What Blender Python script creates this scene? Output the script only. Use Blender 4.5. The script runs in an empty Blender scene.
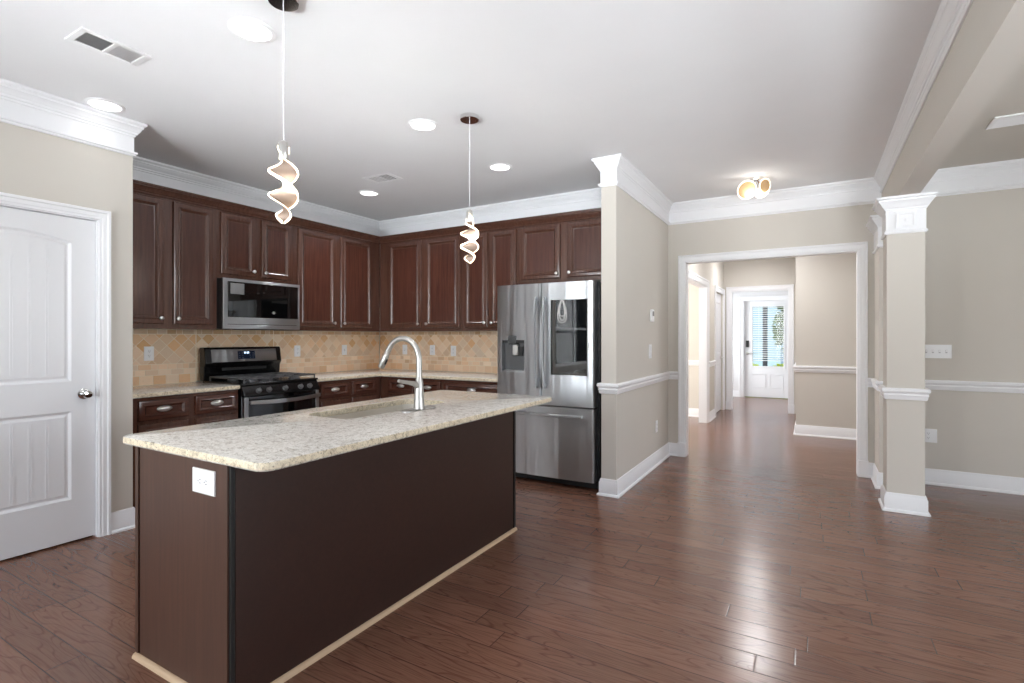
import bpy, bmesh, math, random
from mathutils import Vector, Matrix

S = bpy.context.scene
COL = S.collection
PI = math.pi

# ------------------------------------------------------------------ camera
cam_d = bpy.data.cameras.new('camera')
cam_d.sensor_width = 36.0
cam_d.lens = 519.0 / 1024.0 * 36.0
cam_d.shift_y = -4.5 / 1024.0
cam_d.clip_start = 0.02
cam = bpy.data.objects.new('camera', cam_d)
cam.location = (0, 0, 1.29)
cam.rotation_euler = (PI / 2, 0, math.atan2(301.0, 519.0))
COL.objects.link(cam)
S.camera = cam

# ------------------------------------------------------------------ exposure, world, large lights
S.view_settings.view_transform = 'Standard'
S.view_settings.look = 'None'
S.view_settings.gamma = 1.0
S.view_settings.use_curve_mapping = False
S.view_settings.exposure = -0.08
S.cycles.use_denoising = True
S.cycles.max_bounces = 10
S.cycles.diffuse_bounces = 7
S.cycles.glossy_bounces = 5
S.cycles.sample_clamp_indirect = 6.0
S.cycles.caustics_reflective = False
S.cycles.caustics_refractive = False

W = bpy.data.worlds.new('sky')
S.world = W
W.use_nodes = True
nt = W.node_tree
bg = nt.nodes['Background']
sky = nt.nodes.new('ShaderNodeTexSky')
sky.sky_type = 'HOSEK_WILKIE'
sky.turbidity = 8.0
sky.ground_albedo = 0.4
sky.sun_direction = (-0.5, -0.45, 0.74)
nt.links.new(sky.outputs[0], bg.inputs[0])
bg.inputs[1].default_value = 15.0


def area_light(name, loc, aim, sx, sy, watts, col=(1, 1, 1), spread=PI, parent=None, shape='RECTANGLE'):
    l = bpy.data.lights.new(name, 'AREA')
    l.shape = shape
    l.size = sx
    if shape in ('RECTANGLE', 'ELLIPSE'):
        l.size_y = sy
    l.energy = watts
    l.color = col
    l.spread = spread
    o = bpy.data.objects.new(name, l)
    o.location = loc
    o.rotation_euler = Vector(aim).to_track_quat('-Z', 'Y').to_euler()
    COL.objects.link(o)
    if parent:
        o.parent = parent
    return o


def point_light(name, loc, watts, col, parent):
    l = bpy.data.lights.new(name, 'POINT')
    l.energy = watts
    l.color = col
    l.shadow_soft_size = 0.06
    o = bpy.data.objects.new(name, l)
    o.location = loc
    COL.objects.link(o)
    o.parent = parent
    return o


DAY = (0.90, 0.955, 1.0)
YB = -3.2                      # back wall, behind the camera
XR = 4.6                       # far right wall of the dining room
# window light in the openings of the rooms, plus added fill lights
# the low, upward-aimed ones are added to brighten the ceiling
SP = math.radians(46)         # spread of the added low lights aimed up at the ceiling
area_light('daylight_and_fill', (-2.70, YB - 0.16, 1.50), (0, 1, 0), 1.2, 1.9, 95, DAY)
area_light('daylight_and_fill', (-0.95, YB - 0.16, 1.60), (0, 1, 0), 1.2, 1.7, 36, DAY)
area_light('daylight_and_fill', (1.70, YB - 0.16, 1.60), (0, 1, 0), 1.7, 1.7, 8, DAY)
area_light('daylight_and_fill', (XR + 0.16, 2.5, 1.60), (-1, 0, 0), 2.2, 1.7, 135, DAY)
area_light('daylight_and_fill', (-2.70, YB - 0.16, 0.50), (-0.15, 1, 0.42), 1.2, 0.45, 2.5, DAY, math.radians(40))  # this and the following low ones: added ceiling fill
area_light('daylight_and_fill', (-0.95, YB - 0.16, 0.50), (-0.35, 1, 0.40), 1.2, 0.45, 18, DAY, math.radians(36))
area_light('daylight_and_fill', (1.70, YB - 0.16, 0.40), (-0.3, 1, 0.52), 1.7, 0.6, 54, DAY, SP)
area_light('daylight_and_fill', (XR + 0.16, 2.5, 0.45), (-1, 0.12, 0.36), 2.2, 0.6, 6, DAY, SP)
area_light('daylight_and_fill', (XR + 0.16, -0.8, 0.45), (-1, 0.4, 0.40), 2.2, 0.6, 6, DAY, SP)
area_light('daylight_and_fill', (-3.985, -2.65, 1.45), (1, 1.3, 0.15), 0.55, 1.35, 24, DAY, math.radians(80))  # added fill for beam and column, just inside the added window
area_light('daylight_and_fill', (-4.66, 7.2, 1.45), (1, 0, 0.2), 1.6, 1.6, 250, (1.0, 0.99, 0.96))
area_light('daylight_and_fill', (-2.86, 11.1, 1.35), (1, 0, 0.2), 1.3, 1.7, 115, DAY)

# ------------------------------------------------------------------ materials


def srgb(r, g, b):
    def f(c):
        c /= 255.0
        return c / 12.92 if c <= 0.04045 else ((c + 0.055) / 1.055) ** 2.4
    return (f(r), f(g), f(b), 1.0)


MATS = {}


def mat(name, col, rough=0.5, metal=0.0, spec=0.5, coat=0.0, emit=None, estr=0.0):
    m = bpy.data.materials.new(name)
    m.use_nodes = True
    b = m.node_tree.nodes['Principled BSDF']
    b.inputs['Base Color'].default_value = col
    b.inputs['Roughness'].default_value = rough
    b.inputs['Metallic'].default_value = metal
    b.inputs['Specular IOR Level'].default_value = spec
    b.inputs['Coat Weight'].default_value = coat
    if emit:
        b.inputs['Emission Color'].default_value = emit
        b.inputs['Emission Strength'].default_value = estr
    MATS[name] = m
    return m


class NT:
    def __init__(s, m):
        s.t = m.node_tree
        s.b = s.t.nodes['Principled BSDF']

    def n(s, typ, **kw):
        n = s.t.nodes.new(typ)
        for k, v in kw.items():
            setattr(n, k, v)
        return n

    def l(s, a, b):
        s.t.links.new(a, b)

    def math(s, op, a, b=None, c=None):
        n = s.n('ShaderNodeMath', operation=op)
        for i, v in enumerate((a, b, c)):
            if v is None:
                continue
            if isinstance(v, (int, float)):
                n.inputs[i].default_value = v
            else:
                s.l(v, n.inputs[i])
        return n.outputs[0]

    def ramp(s, fac, stops, interp='LINEAR'):
        n = s.n('ShaderNodeValToRGB')
        e = n.color_ramp.elements
        n.color_ramp.interpolation = interp
        while len(e) < len(stops):
            e.new(0.5)
        for k, (p, c) in enumerate(stops):
            e[k].position = p
            e[k].color = c
        s.l(fac, n.inputs[0])
        return n.outputs[0]

    def mix(s, fac, a, b, blend='MIX'):
        n = s.n('ShaderNodeMix', data_type='RGBA', blend_type=blend)
        if isinstance(fac, (int, float)):
            n.inputs[0].default_value = fac
        else:
            s.l(fac, n.inputs[0])
        for sock, v in ((n.inputs[6], a), (n.inputs[7], b)):
            if isinstance(v, (tuple, list)):
                sock.default_value = v
            else:
                s.l(v, sock)
        return n.outputs[2]

    def coords(s, kind='Object', scale=(1, 1, 1), rot=(0, 0, 0)):
        tc = s.n('ShaderNodeTexCoord')
        mp = s.n('ShaderNodeMapping')
        mp.inputs['Scale'].default_value = scale
        mp.inputs['Rotation'].default_value = rot
        s.l(tc.outputs[kind], mp.inputs[0])
        return mp.outputs[0]

    def noise(s, vec, scale, detail=3, rough=0.5, dist=0.0):
        n = s.n('ShaderNodeTexNoise')
        n.inputs['Scale'].default_value = scale
        n.inputs['Detail'].default_value = detail
        n.inputs['Roughness'].default_value = rough
        n.inputs['Distortion'].default_value = dist
        s.l(vec, n.inputs['Vector'])
        return n.outputs['Fac']

    def bump(s, h, strength, dist=0.01):
        n = s.n('ShaderNodeBump')
        n.inputs['Strength'].default_value = strength
        n.inputs['Distance'].default_value = dist
        s.l(h, n.inputs['Height'])
        s.l(n.outputs[0], s.b.inputs['Normal'])


def painted(name, col, rough, spec=0.4, amp=0.015):
    m = mat(name, col, rough, spec=spec)
    t = NT(m)
    v = t.coords('Object')
    f = t.noise(v, 3.0, 4)
    c2 = tuple(max(0, c * (1 - amp * 3)) for c in col[:3]) + (1,)
    t.l(t.mix(f, c2, col), t.b.inputs['Base Color'])
    t.bump(t.noise(v, 220.0, 2), 0.03, 0.002)
    return m


M_WALL = painted('beige_wall_paint', srgb(208, 203, 195), 0.75, 0.25)
M_CEIL = painted('white_ceiling_paint', srgb(243, 244, 246), 0.9, 0.15)
M_TRIM = painted('white_trim_paint', srgb(238, 239, 242), 0.35, 0.4, 0.004)
M_DOORW = painted('white_door_paint', srgb(232, 233, 236), 0.4, 0.4, 0.004)
M_FOYER = painted('pale_grey_wall_paint', srgb(222, 222, 224), 0.7, 0.25)
M_PLATE = mat('white_plastic', srgb(244, 245, 247), 0.3)
M_SLOT = mat('dark_slot', srgb(84, 84, 86), 0.5)
M_SLOTL = mat('pale_slot', srgb(196, 196, 198), 0.5)
M_NICKEL = mat('brushed_nickel', (0.72, 0.71, 0.69, 1), 0.28, 1.0)
M_FAUCET = mat('satin_nickel', (0.50, 0.49, 0.47, 1), 0.40, 1.0)
M_CHROME = mat('chrome', (0.8, 0.8, 0.8, 1), 0.08, 1.0)
M_BLACK = mat('black_enamel', srgb(16, 16, 17), 0.18, 0, 0.6)
M_BLKMAT = mat('black_plastic', srgb(18, 18, 19), 0.45)
M_IRON = mat('cast_iron', srgb(92, 93, 96), 0.36, 0.4, 0.6)
M_GLASSB = mat('black_glass', srgb(9, 10, 11), 0.03, 0, 0.8, coat=0.4)
M_FRIDGEGLASS = mat('tinted_door_glass', srgb(14, 17, 19), 0.02, 0, 0.5)
M_FRIDGEGLASS.node_tree.nodes['Principled BSDF'].inputs['IOR'].default_value = 2.1
M_RECESS = mat('grey_recess', srgb(92, 93, 95), 0.35, 0.3)
M_KICK = mat('dark_grille', srgb(24, 24, 25), 0.5)
M_LED = mat('warm_led', (1, 0.9, 0.75, 1), 0.4, emit=(1.0, 0.82, 0.60, 1), estr=6.0)
M_LENS = mat('lit_lens', (1, 1, 1, 1), 0.4, emit=(1.0, 0.98, 0.95, 1), estr=4.0)
M_LEDR = mat('warm_led_ring', (1, 0.9, 0.75, 1), 0.4, emit=(1.0, 0.88, 0.70, 1), estr=1.3)
M_COPPER = mat('rose_metal', (0.30, 0.225, 0.18, 1), 0.45, 0.6)
M_AMBER = mat('amber_disc', srgb(206, 172, 128), 0.35, 0.2, emit=(1.0, 0.72, 0.36, 1), estr=0.05)
M_CORD = mat('clear_cord', srgb(225, 225, 228), 0.4)
M_DISPLAY = mat('clock_display', srgb(14, 17, 24), 0.1, emit=(0.25, 0.45, 1.0, 1), estr=0.02)
M_DIGIT = mat('lit_digits', (0.7, 0.85, 1, 1), 0.3, emit=(0.6, 0.8, 1.0, 1), estr=2.0)
M_RAWWOOD = mat('raw_pine', srgb(196, 168, 138), 0.6)
M_KNOBGREY = mat('grey_knob', srgb(120, 120, 122), 0.35, 0.6)
M_BLIND = mat('white_blind', srgb(236, 238, 240), 0.5)
M_SIDING = mat('blue_grey_siding', srgb(158, 178, 198), 0.7)
M_ROOF = mat('dark_shingle', srgb(70, 72, 76), 0.9)
M_BARK = mat('bark', srgb(78, 70, 62), 0.9)
M_CONC = mat('concrete', srgb(176, 172, 164), 0.85)


def make_lawn():
    m = mat('grass', srgb(120, 140, 60), 0.9)
    t = NT(m)
    f = t.noise(t.coords('Object'), 6.0, 5)
    t.l(t.mix(f, srgb(92, 118, 44), srgb(150, 168, 72)), t.b.inputs['Base Color'])
    return m


M_LAWN = make_lawn()


def make_leaf(name, a, b):
    m = mat(name, a, 0.6)
    t = NT(m)
    f = t.noise(t.coords('Object'), 9.0, 2)
    t.l(t.mix(f, a, b), t.b.inputs['Base Color'])
    return m


M_LEAFY = make_leaf('yellow_green_leaves', srgb(150, 170, 40), srgb(220, 225, 90))
M_LEAFM = make_leaf('mid_green_leaves', srgb(160, 184, 146), srgb(206, 220, 188))
M_LEAFD = make_leaf('dark_leaves', srgb(48, 66, 40), srgb(98, 120, 76))


def make_clear():
    m = bpy.data.materials.new('window_glass')
    m.use_nodes = True
    t = m.node_tree
    t.nodes.clear()
    out = t.nodes.new('ShaderNodeOutputMaterial')
    mx = t.nodes.new('ShaderNodeMixShader')
    tr = t.nodes.new('ShaderNodeBsdfTransparent')
    gl = t.nodes.new('ShaderNodeBsdfGlossy')
    gl.inputs['Roughness'].default_value = 0.02
    fr = t.nodes.new('ShaderNodeFresnel')
    fr.inputs[0].default_value = 1.35
    t.links.new(fr.outputs[0], mx.inputs[0])
    t.links.new(tr.outputs[0], mx.inputs[1])
    t.links.new(gl.outputs[0], mx.inputs[2])
    t.links.new(mx.outputs[0], out.inputs[0])
    return m


M_CLEAR = make_clear()


def make_wood(name, c1, c2, rough, axis='z', spec=0.5):
    m = mat(name, c1, rough, spec=spec)
    t = NT(m)
    sc = {'z': (30, 30, 1.6), 'x': (1.6, 30, 30)}[axis]
    v = t.coords('Object', sc)
    f = t.noise(v, 1.6, 6, 0.65, 0.6)
    c = t.ramp(f, [(0.3, c2), (0.7, c1)])
    big = t.noise(t.coords('Object'), 3.0, 2)
    c = t.mix(t.math('MULTIPLY', big, 0.55), c, c2)
    t.l(c, t.b.inputs['Base Color'])
    t.bump(f, 0.05, 0.002)
    return m


M_CAB = make_wood('dark_cherry_wood', srgb(98, 64, 50), srgb(70, 43, 34), 0.22, spec=0.8)
M_CABP = make_wood('dark_cherry_panel', srgb(92, 53, 41), srgb(64, 35, 27), 0.26, spec=0.6)  # centre panels, redder and darker than the frames
M_CABX = make_wood('dark_cherry_wood_flat', srgb(96, 58, 45), srgb(64, 36, 28), 0.22, 'x', 0.8)
M_ISL = make_wood('espresso_wood_panel', srgb(84, 57, 45), srgb(66, 43, 34), 0.42)
M_ISLB = make_wood('shaded_espresso_panel', srgb(56, 34, 27), srgb(44, 26, 20), 0.40, 'x')  # espresso wood with the shade of the less lit side in its colour


def make_steel(name, base, rough, aniso, vertical=True):
    m = mat(name, (base * 0.97, base, base * 1.03, 1), rough, 1.0)
    t = NT(m)
    sc = (2, 2, 160) if vertical else (160, 2, 2)
    f = t.noise(t.coords('Object', sc), 2.0, 3, 0.6)
    r = t.math('MULTIPLY_ADD', f, 0.08, rough - 0.04)
    wv = t.noise(t.coords('Object', (9, 0.6, 0.6)), 1.0, 2, 0.5)
    t.bump(wv, 0.4, 0.02)
    t.l(r, t.b.inputs['Roughness'])
    t.b.inputs['Anisotropic'].default_value = aniso
    t.b.inputs['Anisotropic Rotation'].default_value = 0.25
    tg = t.n('ShaderNodeTangent', direction_type='RADIAL', axis='Z')
    t.l(tg.outputs[0], t.b.inputs['Tangent'])
    return m


M_STEEL = make_steel('stainless_steel', 0.62, 0.35, 0.93)
M_STEELD = make_steel('dark_stainless', 0.46, 0.32, 0.5)
M_SINK = mat('sink_steel', (0.80, 0.77, 0.72, 1), 0.38, 1.0)


def make_granite():
    m = mat('granite', srgb(200, 195, 186), 0.10, spec=0.5)
    t = NT(m)
    v = t.coords('Object')
    a = t.noise(v, 48.0, 7, 0.75, 0.8)
    c = t.ramp(a, [(0.32, srgb(146, 138, 128)), (0.41, srgb(200, 194, 184)), (0.49, srgb(234, 230, 223)), (0.62, srgb(246, 244, 239)), (0.73, srgb(206, 198, 186))])
    b = t.noise(v, 150.0, 4, 0.65)
    dk = t.ramp(b, [(0.34, (1, 1, 1, 1)), (0.42, (0, 0, 0, 1))])
    c = t.mix(t.math('MULTIPLY', dk, 0.8), c, srgb(84, 78, 74))
    n2 = t.noise(v, 80.0, 4, 0.65, 1.0)
    br = t.ramp(n2, [(0.58, (0, 0, 0, 1)), (0.68, (1, 1, 1, 1))])
    c = t.mix(t.math('MULTIPLY', br, 0.5), c, srgb(166, 146, 118))
    t.l(c, t.b.inputs['Base Color'])
    return m


M_GRAN = make_granite()


def make_granite_edge():
    m = M_GRAN.copy()
    m.name = 'granite_cut_edge'
    t = NT(m)
    old = t.b.inputs['Base Color'].links[0].from_socket
    t.l(t.mix(1.0, old, srgb(244, 234, 212), 'MULTIPLY'), t.b.inputs['Base Color'])
    t.b.inputs['Roughness'].default_value = 0.3
    return m


M_GRANE = make_granite_edge()


def make_tile():
    m = mat('travertine_tile', srgb(205, 175, 140), 0.45, spec=0.3)
    t = NT(m)
    at = t.n('ShaderNodeVertexColor', layer_name='tile')
    v = t.coords('Object')
    f = t.noise(v, 26.0, 5, 0.65, 0.4)
    c = t.mix(t.math('MULTIPLY', f, 0.45), at.outputs[0], (0.95, 0.90, 0.82, 1), 'MULTIPLY')
    pit = t.ramp(t.noise(v, 90.0, 3), [(0.28, (0.75, 0.65, 0.55, 1)), (0.36, (1, 1, 1, 1))])
    t.l(t.mix(0.5, c, pit, 'MULTIPLY'), t.b.inputs['Base Color'])
    return m


M_TILE = make_tile()
M_GROUT = mat('cream_grout', srgb(242, 228, 206), 0.85, spec=0.2)


def make_floor():
    m = mat('hardwood_planks', srgb(96, 62, 50), 0.26, spec=0.5)
    t = NT(m)
    geo = t.n('ShaderNodeNewGeometry')
    sep = t.n('ShaderNodeSeparateXYZ')
    t.l(geo.outputs['Position'], sep.inputs[0])
    X, Y = sep.outputs[0], sep.outputs[1]
    PW = 0.1245
    yy = t.math('DIVIDE', t.math('ADD', Y, 0.045), PW)
    row = t.math('FLOOR', yy)
    fy = t.math('FRACT', yy)
    wn = t.n('ShaderNodeTexWhiteNoise', noise_dimensions='1D')
    t.l(row, wn.inputs['W'])
    off = t.math('MULTIPLY', wn.outputs['Value'], 7.3)
    xx = t.math('ADD', t.math('DIVIDE', X, 1.15), off)
    cell = t.math('FLOOR', xx)
    fx = t.math('FRACT', xx)
    cmb = t.n('ShaderNodeCombineXYZ')
    t.l(row, cmb.inputs[0])
    t.l(cell, cmb.inputs[1])
    wn2 = t.n('ShaderNodeTexWhiteNoise', noise_dimensions='2D')
    t.l(cmb.outputs[0], wn2.inputs['Vector'])
    rnd = wn2.outputs['Value']
    # grain, shifted per plank
    c3 = t.n('ShaderNodeCombineXYZ')
    t.l(t.math('MULTIPLY', X, 1.0), c3.inputs[0])
    t.l(t.math('MULTIPLY', Y, 7.0), c3.inputs[1])
    t.l(t.math('MULTIPLY', rnd, 40.0), c3.inputs[2])
    g1 = t.noise(c3.outputs[0], 1.3, 1, 0.4, 0.5)
    rings = t.math('FRACT', t.math('MULTIPLY', g1, 14.0))
    rings = t.math('ABSOLUTE', t.math('SUBTRACT', rings, 0.5))
    c4 = t.n('ShaderNodeCombineXYZ')
    t.l(t.math('MULTIPLY', X, 6.0), c4.inputs[0])
    t.l(t.math('MULTIPLY', Y, 110.0), c4.inputs[1])
    t.l(t.math('MULTIPLY', rnd, 17.0), c4.inputs[2])
    g2 = t.noise(c4.outputs[0], 1.0, 4, 0.6)
    base = t.ramp(rnd, [(0.0, srgb(114, 80, 66)), (0.5, srgb(121, 86, 70)), (1.0, srgb(128, 91, 75))])
    line = t.ramp(rings, [(0.0, srgb(214, 204, 199)), (0.14, (1, 1, 1, 1))])
    fine = t.ramp(g2, [(0.32, srgb(226, 218, 214)), (0.55, (1, 1, 1, 1))])
    c = t.mix(1.0, t.mix(1.0, base, line, 'MULTIPLY'), fine, 'MULTIPLY')
    # seams
    ey = t.math('MINIMUM', fy, t.math('SUBTRACT', 1.0, fy))
    ex = t.math('MULTIPLY', t.math('MINIMUM', fx, t.math('SUBTRACT', 1.0, fx)), 1.15 / PW)
    e = t.math('MINIMUM', ey, ex)
    seam = t.ramp(e, [(0.008, (0, 0, 0, 1)), (0.024, (1, 1, 1, 1))])
    c = t.mix(seam, srgb(70, 48, 39), c)
    t.l(c, t.b.inputs['Base Color'])
    und = t.noise(t.coords('Object', (2.2, 9, 1)), 1.6, 2)
    bev = t.ramp(e, [(0.0, (0, 0, 0, 1)), (0.05, (1, 1, 1, 1))])
    h = t.math('ADD', t.math('MULTIPLY', bev, 0.28), t.math('MULTIPLY', und, 0.4))
    t.bump(h, 0.20, 0.006)
    t.l(t.math('MULTIPLY_ADD', und, 0.10, 0.165), t.b.inputs['Roughness'])
    return m


M_FLOOR = make_floor()

# ------------------------------------------------------------------ mesh helpers


class MB:
    def __init__(s):
        s.bm = bmesh.new()
        s.cap = 0
        s.M = Matrix.Identity(4)

    def v(s, p):
        return s.bm.verts.new(s.M @ Vector(p))

    def face(s, vs):
        try:
            return s.bm.faces.new(vs)
        except ValueError:
            return None

    def box(s, x0, x1, y0, y1, z0, z1):
        if x0 > x1: x0, x1 = x1, x0
        if y0 > y1: y0, y1 = y1, y0
        if z0 > z1: z0, z1 = z1, z0
        p = [s.v((x, y, z)) for z in (z0, z1) for y in (y0, y1) for x in (x0, x1)]
        for q in ((0, 2, 3, 1), (4, 5, 7, 6), (0, 1, 5, 4), (2, 6, 7, 3), (0, 4, 6, 2), (1, 3, 7, 5)):
            s.face([p[i] for i in q])
        return s

    def rings(s, rings, closed=False, cap=True, loop=True):
        vs = [[s.v(p) for p in r] for r in rings]
        n = len(vs[0])
        m = len(vs)
        for i in range(m if closed else m - 1):
            a, b = vs[i], vs[(i + 1) % m]
            for j in range(n if loop else n - 1):
                k = (j + 1) % n
                s.face([a[j], a[k], b[k], b[j]])
        if cap and not closed:
            s.face(list(reversed(vs[0])))
            s.face(vs[-1])
        return s

    def lathe(s, prof, origin=(0, 0, 0), axis='z', seg=24, cap=True):
        ox, oy, oz = origin
        rs = []
        for r, h in prof:
            ring = []
            for k in range(seg):
                a = 2 * PI * k / seg
                c, q = r * math.cos(a), r * math.sin(a)
                if axis == 'z':
                    ring.append((ox + c, oy + q, oz + h))
                elif axis == 'y':      # h runs toward -y
                    ring.append((ox + c, oy - h, oz + q))
                else:                  # h runs toward +x
                    ring.append((ox + h, oy + c, oz + q))
            rs.append(ring)
        return s.rings(rs, cap=cap)

    def tube(s, pts, r, seg=10, closed=False, cap=True):
        pts = [Vector(p) for p in pts]
        n = len(pts)
        rad = r if isinstance(r, (list, tuple)) else [r] * n
        rs = []
        up = None
        for i, p in enumerate(pts):
            if closed:
                d = pts[(i + 1) % n] - pts[i - 1]
            else:
                d = pts[min(i + 1, n - 1)] - pts[max(i - 1, 0)]
            d.normalize()
            if up is None:
                up = Vector((0, 0, 1)) if abs(d.z) < 0.9 else Vector((1, 0, 0))
            side = d.cross(up).normalized()
            up = side.cross(d).normalized()
            rs.append([tuple(p + (side * math.cos(2 * PI * k / seg) + up * math.sin(2 * PI * k / seg)) * rad[i]) for k in range(seg)])
        return s.rings(rs, closed=closed, cap=cap)

    def sweep(s, prof, path, closed=False):
        """profile (d, z) swept along a floor path; d points to the left of travel"""
        P = [Vector(p) for p in path]
        n = len(P)
        rs = []
        for i in range(n):
            if closed or 0 < i < n - 1:
                a = (P[i] - P[i - 1]).normalized()
                b = (P[(i + 1) % n] - P[i]).normalized()
            elif i == 0:
                a = b = (P[1] - P[0]).normalized()
            else:
                a = b = (P[-1] - P[-2]).normalized()
            na, nb = Vector((-a.y, a.x)), Vector((-b.y, b.x))
            mi = (na + nb)
            mi = mi / max(0.05, mi.dot(na))
            rs.append([(P[i].x + mi.x * d, P[i].y + mi.y * d, z) for d, z in prof])
        return s.rings(rs, closed=closed)

    def prism(s, poly, axis, a, b):
        """polygon extruded between a and b along an axis: 'y' -> poly is (x, z); 'z' -> (x, y); 'x' -> (y, z)"""
        def P(p, h):
            if axis == 'y': return (p[0], h, p[1])
            if axis == 'z': return (p[0], p[1], h)
            return (h, p[0], p[1])
        return s.rings([[P(p, a) for p in poly], [P(p, b) for p in poly]])

    def panel(s, W, H, T, holes=(), edge=0.006, x0=0.0, z0=0.0, yb=0.0, outer=None):
        """a slab whose front faces -y: back at y=yb, front at yb-T; holes = [(loop, [(inset, dn), ...])]"""
        L = outer or [(0, 0), (W, 0), (W, H), (0, H)]
        def ring(loop, n):
            return [s.v((x0 + u, yb - n, z0 + v)) for u, v in loop]
        def join(a, b):
            m = len(a)
            for j in range(m):
                k = (j + 1) % m
                s.face([a[j], a[k], b[k], b[j]])
        r0 = ring(L, 0)
        r1 = ring(L, T - edge * 0.8)
        r2 = ring(inset(L, edge * 0.35), T - edge * 0.2)
        r3 = ring(inset(L, edge), T)
        s.face(list(reversed(r0)))
        join(r0, r1); join(r1, r2); join(r2, r3)
        edges = []
        def eds(r):
            for j in range(len(r)):
                e = s.bm.edges.get((r[j], r[(j + 1) % len(r)]))
                if e is None:
                    e = s.bm.edges.new((r[j], r[(j + 1) % len(r)]))
                edges.append(e)
        if not holes:
            s.face(r3)
            return s
        eds(r3)
        for loop, prof in holes:
            prev = ring(loop, T)
            eds(prev)
            for ins, dn in prof:
                cur = ring(inset(loop, ins), T + dn)
                join(prev, cur)
                prev = cur
            f_ = s.face(prev)
            if f_: f_.material_index = s.cap
        bmesh.ops.triangle_fill(s.bm, use_beauty=True, use_dissolve=False, edges=edges)
        return s

    def build(s, name, m, parent=None, loc=(0, 0, 0), rotz=0.0, smooth=35, bevel=0.0, kind=None):
        bm = s.bm
        bmesh.ops.recalc_face_normals(bm, faces=bm.faces[:])
        me = bpy.data.meshes.new(name)
        bm.to_mesh(me)
        bm.free()
        for mm in (m if isinstance(m, (list, tuple)) else [m]):
            me.materials.append(mm)
        if smooth:
            for p in me.polygons:
                p.use_smooth = True
            me.set_sharp_from_angle(angle=math.radians(smooth))
        o = bpy.data.objects.new(name, me)
        COL.objects.link(o)
        o.location = loc
        o.rotation_euler = (0, 0, rotz)
        if parent:
            o.parent = parent
        if bevel:
            md = o.modifiers.new('edge', 'BEVEL')
            md.width = bevel
            md.segments = 2
            md.limit_method = 'ANGLE'
            md.angle_limit = math.radians(40)
        if kind:
            o['kind'] = kind
        return o


def inset(loop, d):
    n = len(loop)
    out = []
    for i in range(n):
        p0, p1, p2 = (Vector(loop[i - 1]), Vector(loop[i]), Vector(loop[(i + 1) % n]))
        a, b = (p1 - p0).normalized(), (p2 - p1).normalized()
        na, nb = Vector((-a.y, a.x)), Vector((-b.y, b.x))
        m = na + nb
        m = m / max(0.2, m.dot(na))
        q = p1 + m * d
        out.append((q.x, q.y))
    return out


def rect(u0, u1, v0, v1):
    return [(u0, v0), (u1, v0), (u1, v1), (u0, v1)]


def rrect(x0, x1, y0, y1, r, seg=6):
    pts = []
    for cx, cy, a0 in ((x1 - r, y0 + r, -PI / 2), (x1 - r, y1 - r, 0), (x0 + r, y1 - r, PI / 2), (x0 + r, y0 + r, PI)):
        for k in range(seg + 1):
            a = a0 + PI / 2 * k / seg
            pts.append((cx + r * math.cos(a), cy + r * math.sin(a)))
    return pts


def tag(o, label, cat, group=None, kind=None):
    o['label'] = label
    o['category'] = cat
    if group:
        o['group'] = group
    if kind:
        o['kind'] = kind
    return o


def thing(name, label, cat, loc=(0, 0, 0), rotz=0.0, group=None):
    o = bpy.data.objects.new(name, None)
    o.empty_display_size = 0.1
    COL.objects.link(o)
    o.location = loc
    o.rotation_euler = (0, 0, rotz)
    return tag(o, label, cat, group)


def bx(name, m, *a, parent=None, bevel=0.0, kind=None, **kw):
    return MB().box(*a).build(name, m, parent, bevel=bevel, kind=kind, **kw)


def struct(name, mb, m, bevel=0.0):
    return mb.build(name, m, None, bevel=bevel, kind='structure')


R90 = PI / 2
CZ = 2.74                      # ceiling height
XRANGE, YFRIDGE = -4.75, 4.845  # planes of the range wall and of the fridge wall
XD = -3.99                     # plane of the wall with the pantry door
XS, XS0, YS = -1.372, -1.498, 4.04   # stub wall: right face, left face, end face
YH = 5.78                      # wall with the cased opening
BX0, BX1, BZ = 0.54, 0.665, 2.322    # beam

# ------------------------------------------------------------------ room shell
struct('floor', MB().box(-6.0, XR + 0.12, YB - 0.12, 12.3, -0.12, 0.0), M_FLOOR)
struct('ceiling', MB().box(-6.0, BX0, YB - 0.12, 12.3, CZ, CZ + 0.1), M_CEIL)
struct('ceiling_dining', MB().box(BX1, XR + 0.12, YB - 0.12, YH, CZ, CZ + 0.1), M_WALL)
struct('ceiling_hall', MB().box(BX0, 2.2, YH, 12.3, CZ, CZ + 0.1), M_CEIL)
DY0, DY1, DH = 0.745, 1.557, 2.045   # pantry door opening
struct('wall_pantry', MB().box(XRANGE, XD - 0.12, 1.634, 1.754, 0, CZ), M_WALL)
struct('wall_range', MB().box(XRANGE - 0.12, XRANGE, 1.634, YFRIDGE + 0.12, 0, CZ), M_WALL)
struct('wall_pantry_back', MB().box(XRANGE - 0.12, XRANGE, 0.30, 1.634, 0, CZ).box(XRANGE, XD - 0.12, 0.30, 0.42, 0, CZ), M_WALL)
struct('wall_fridge', MB().box(XRANGE, XS0, YFRIDGE, YFRIDGE + 0.12, 0, CZ), M_WALL)
struct('wall_stub', MB().box(XS0, XS, YS, YH, 0, CZ), M_WALL)
OX0, OX1, OZ = -1.195, 0.368, 2.10    # cased opening to the hall
w = MB()
w.box(XS0, OX0, YH, YH + 0.12, 0, CZ).box(OX1, XR, YH, YH + 0.12, 0, CZ).box(OX0, OX1, YH, YH + 0.12, OZ, CZ)
struct('wall_hall', w, M_WALL)
struct('wall_beam', MB().box(BX0, BX1, YB, YH, BZ, CZ + 0.1), M_WALL)
# back wall and dining wall, with their windows
BW = [(-3.3, -2.1, 0.25, 2.55), (-1.55, -0.35, 0.25, 2.55), (0.85, 2.55, 0.0, 2.45)]


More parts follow.
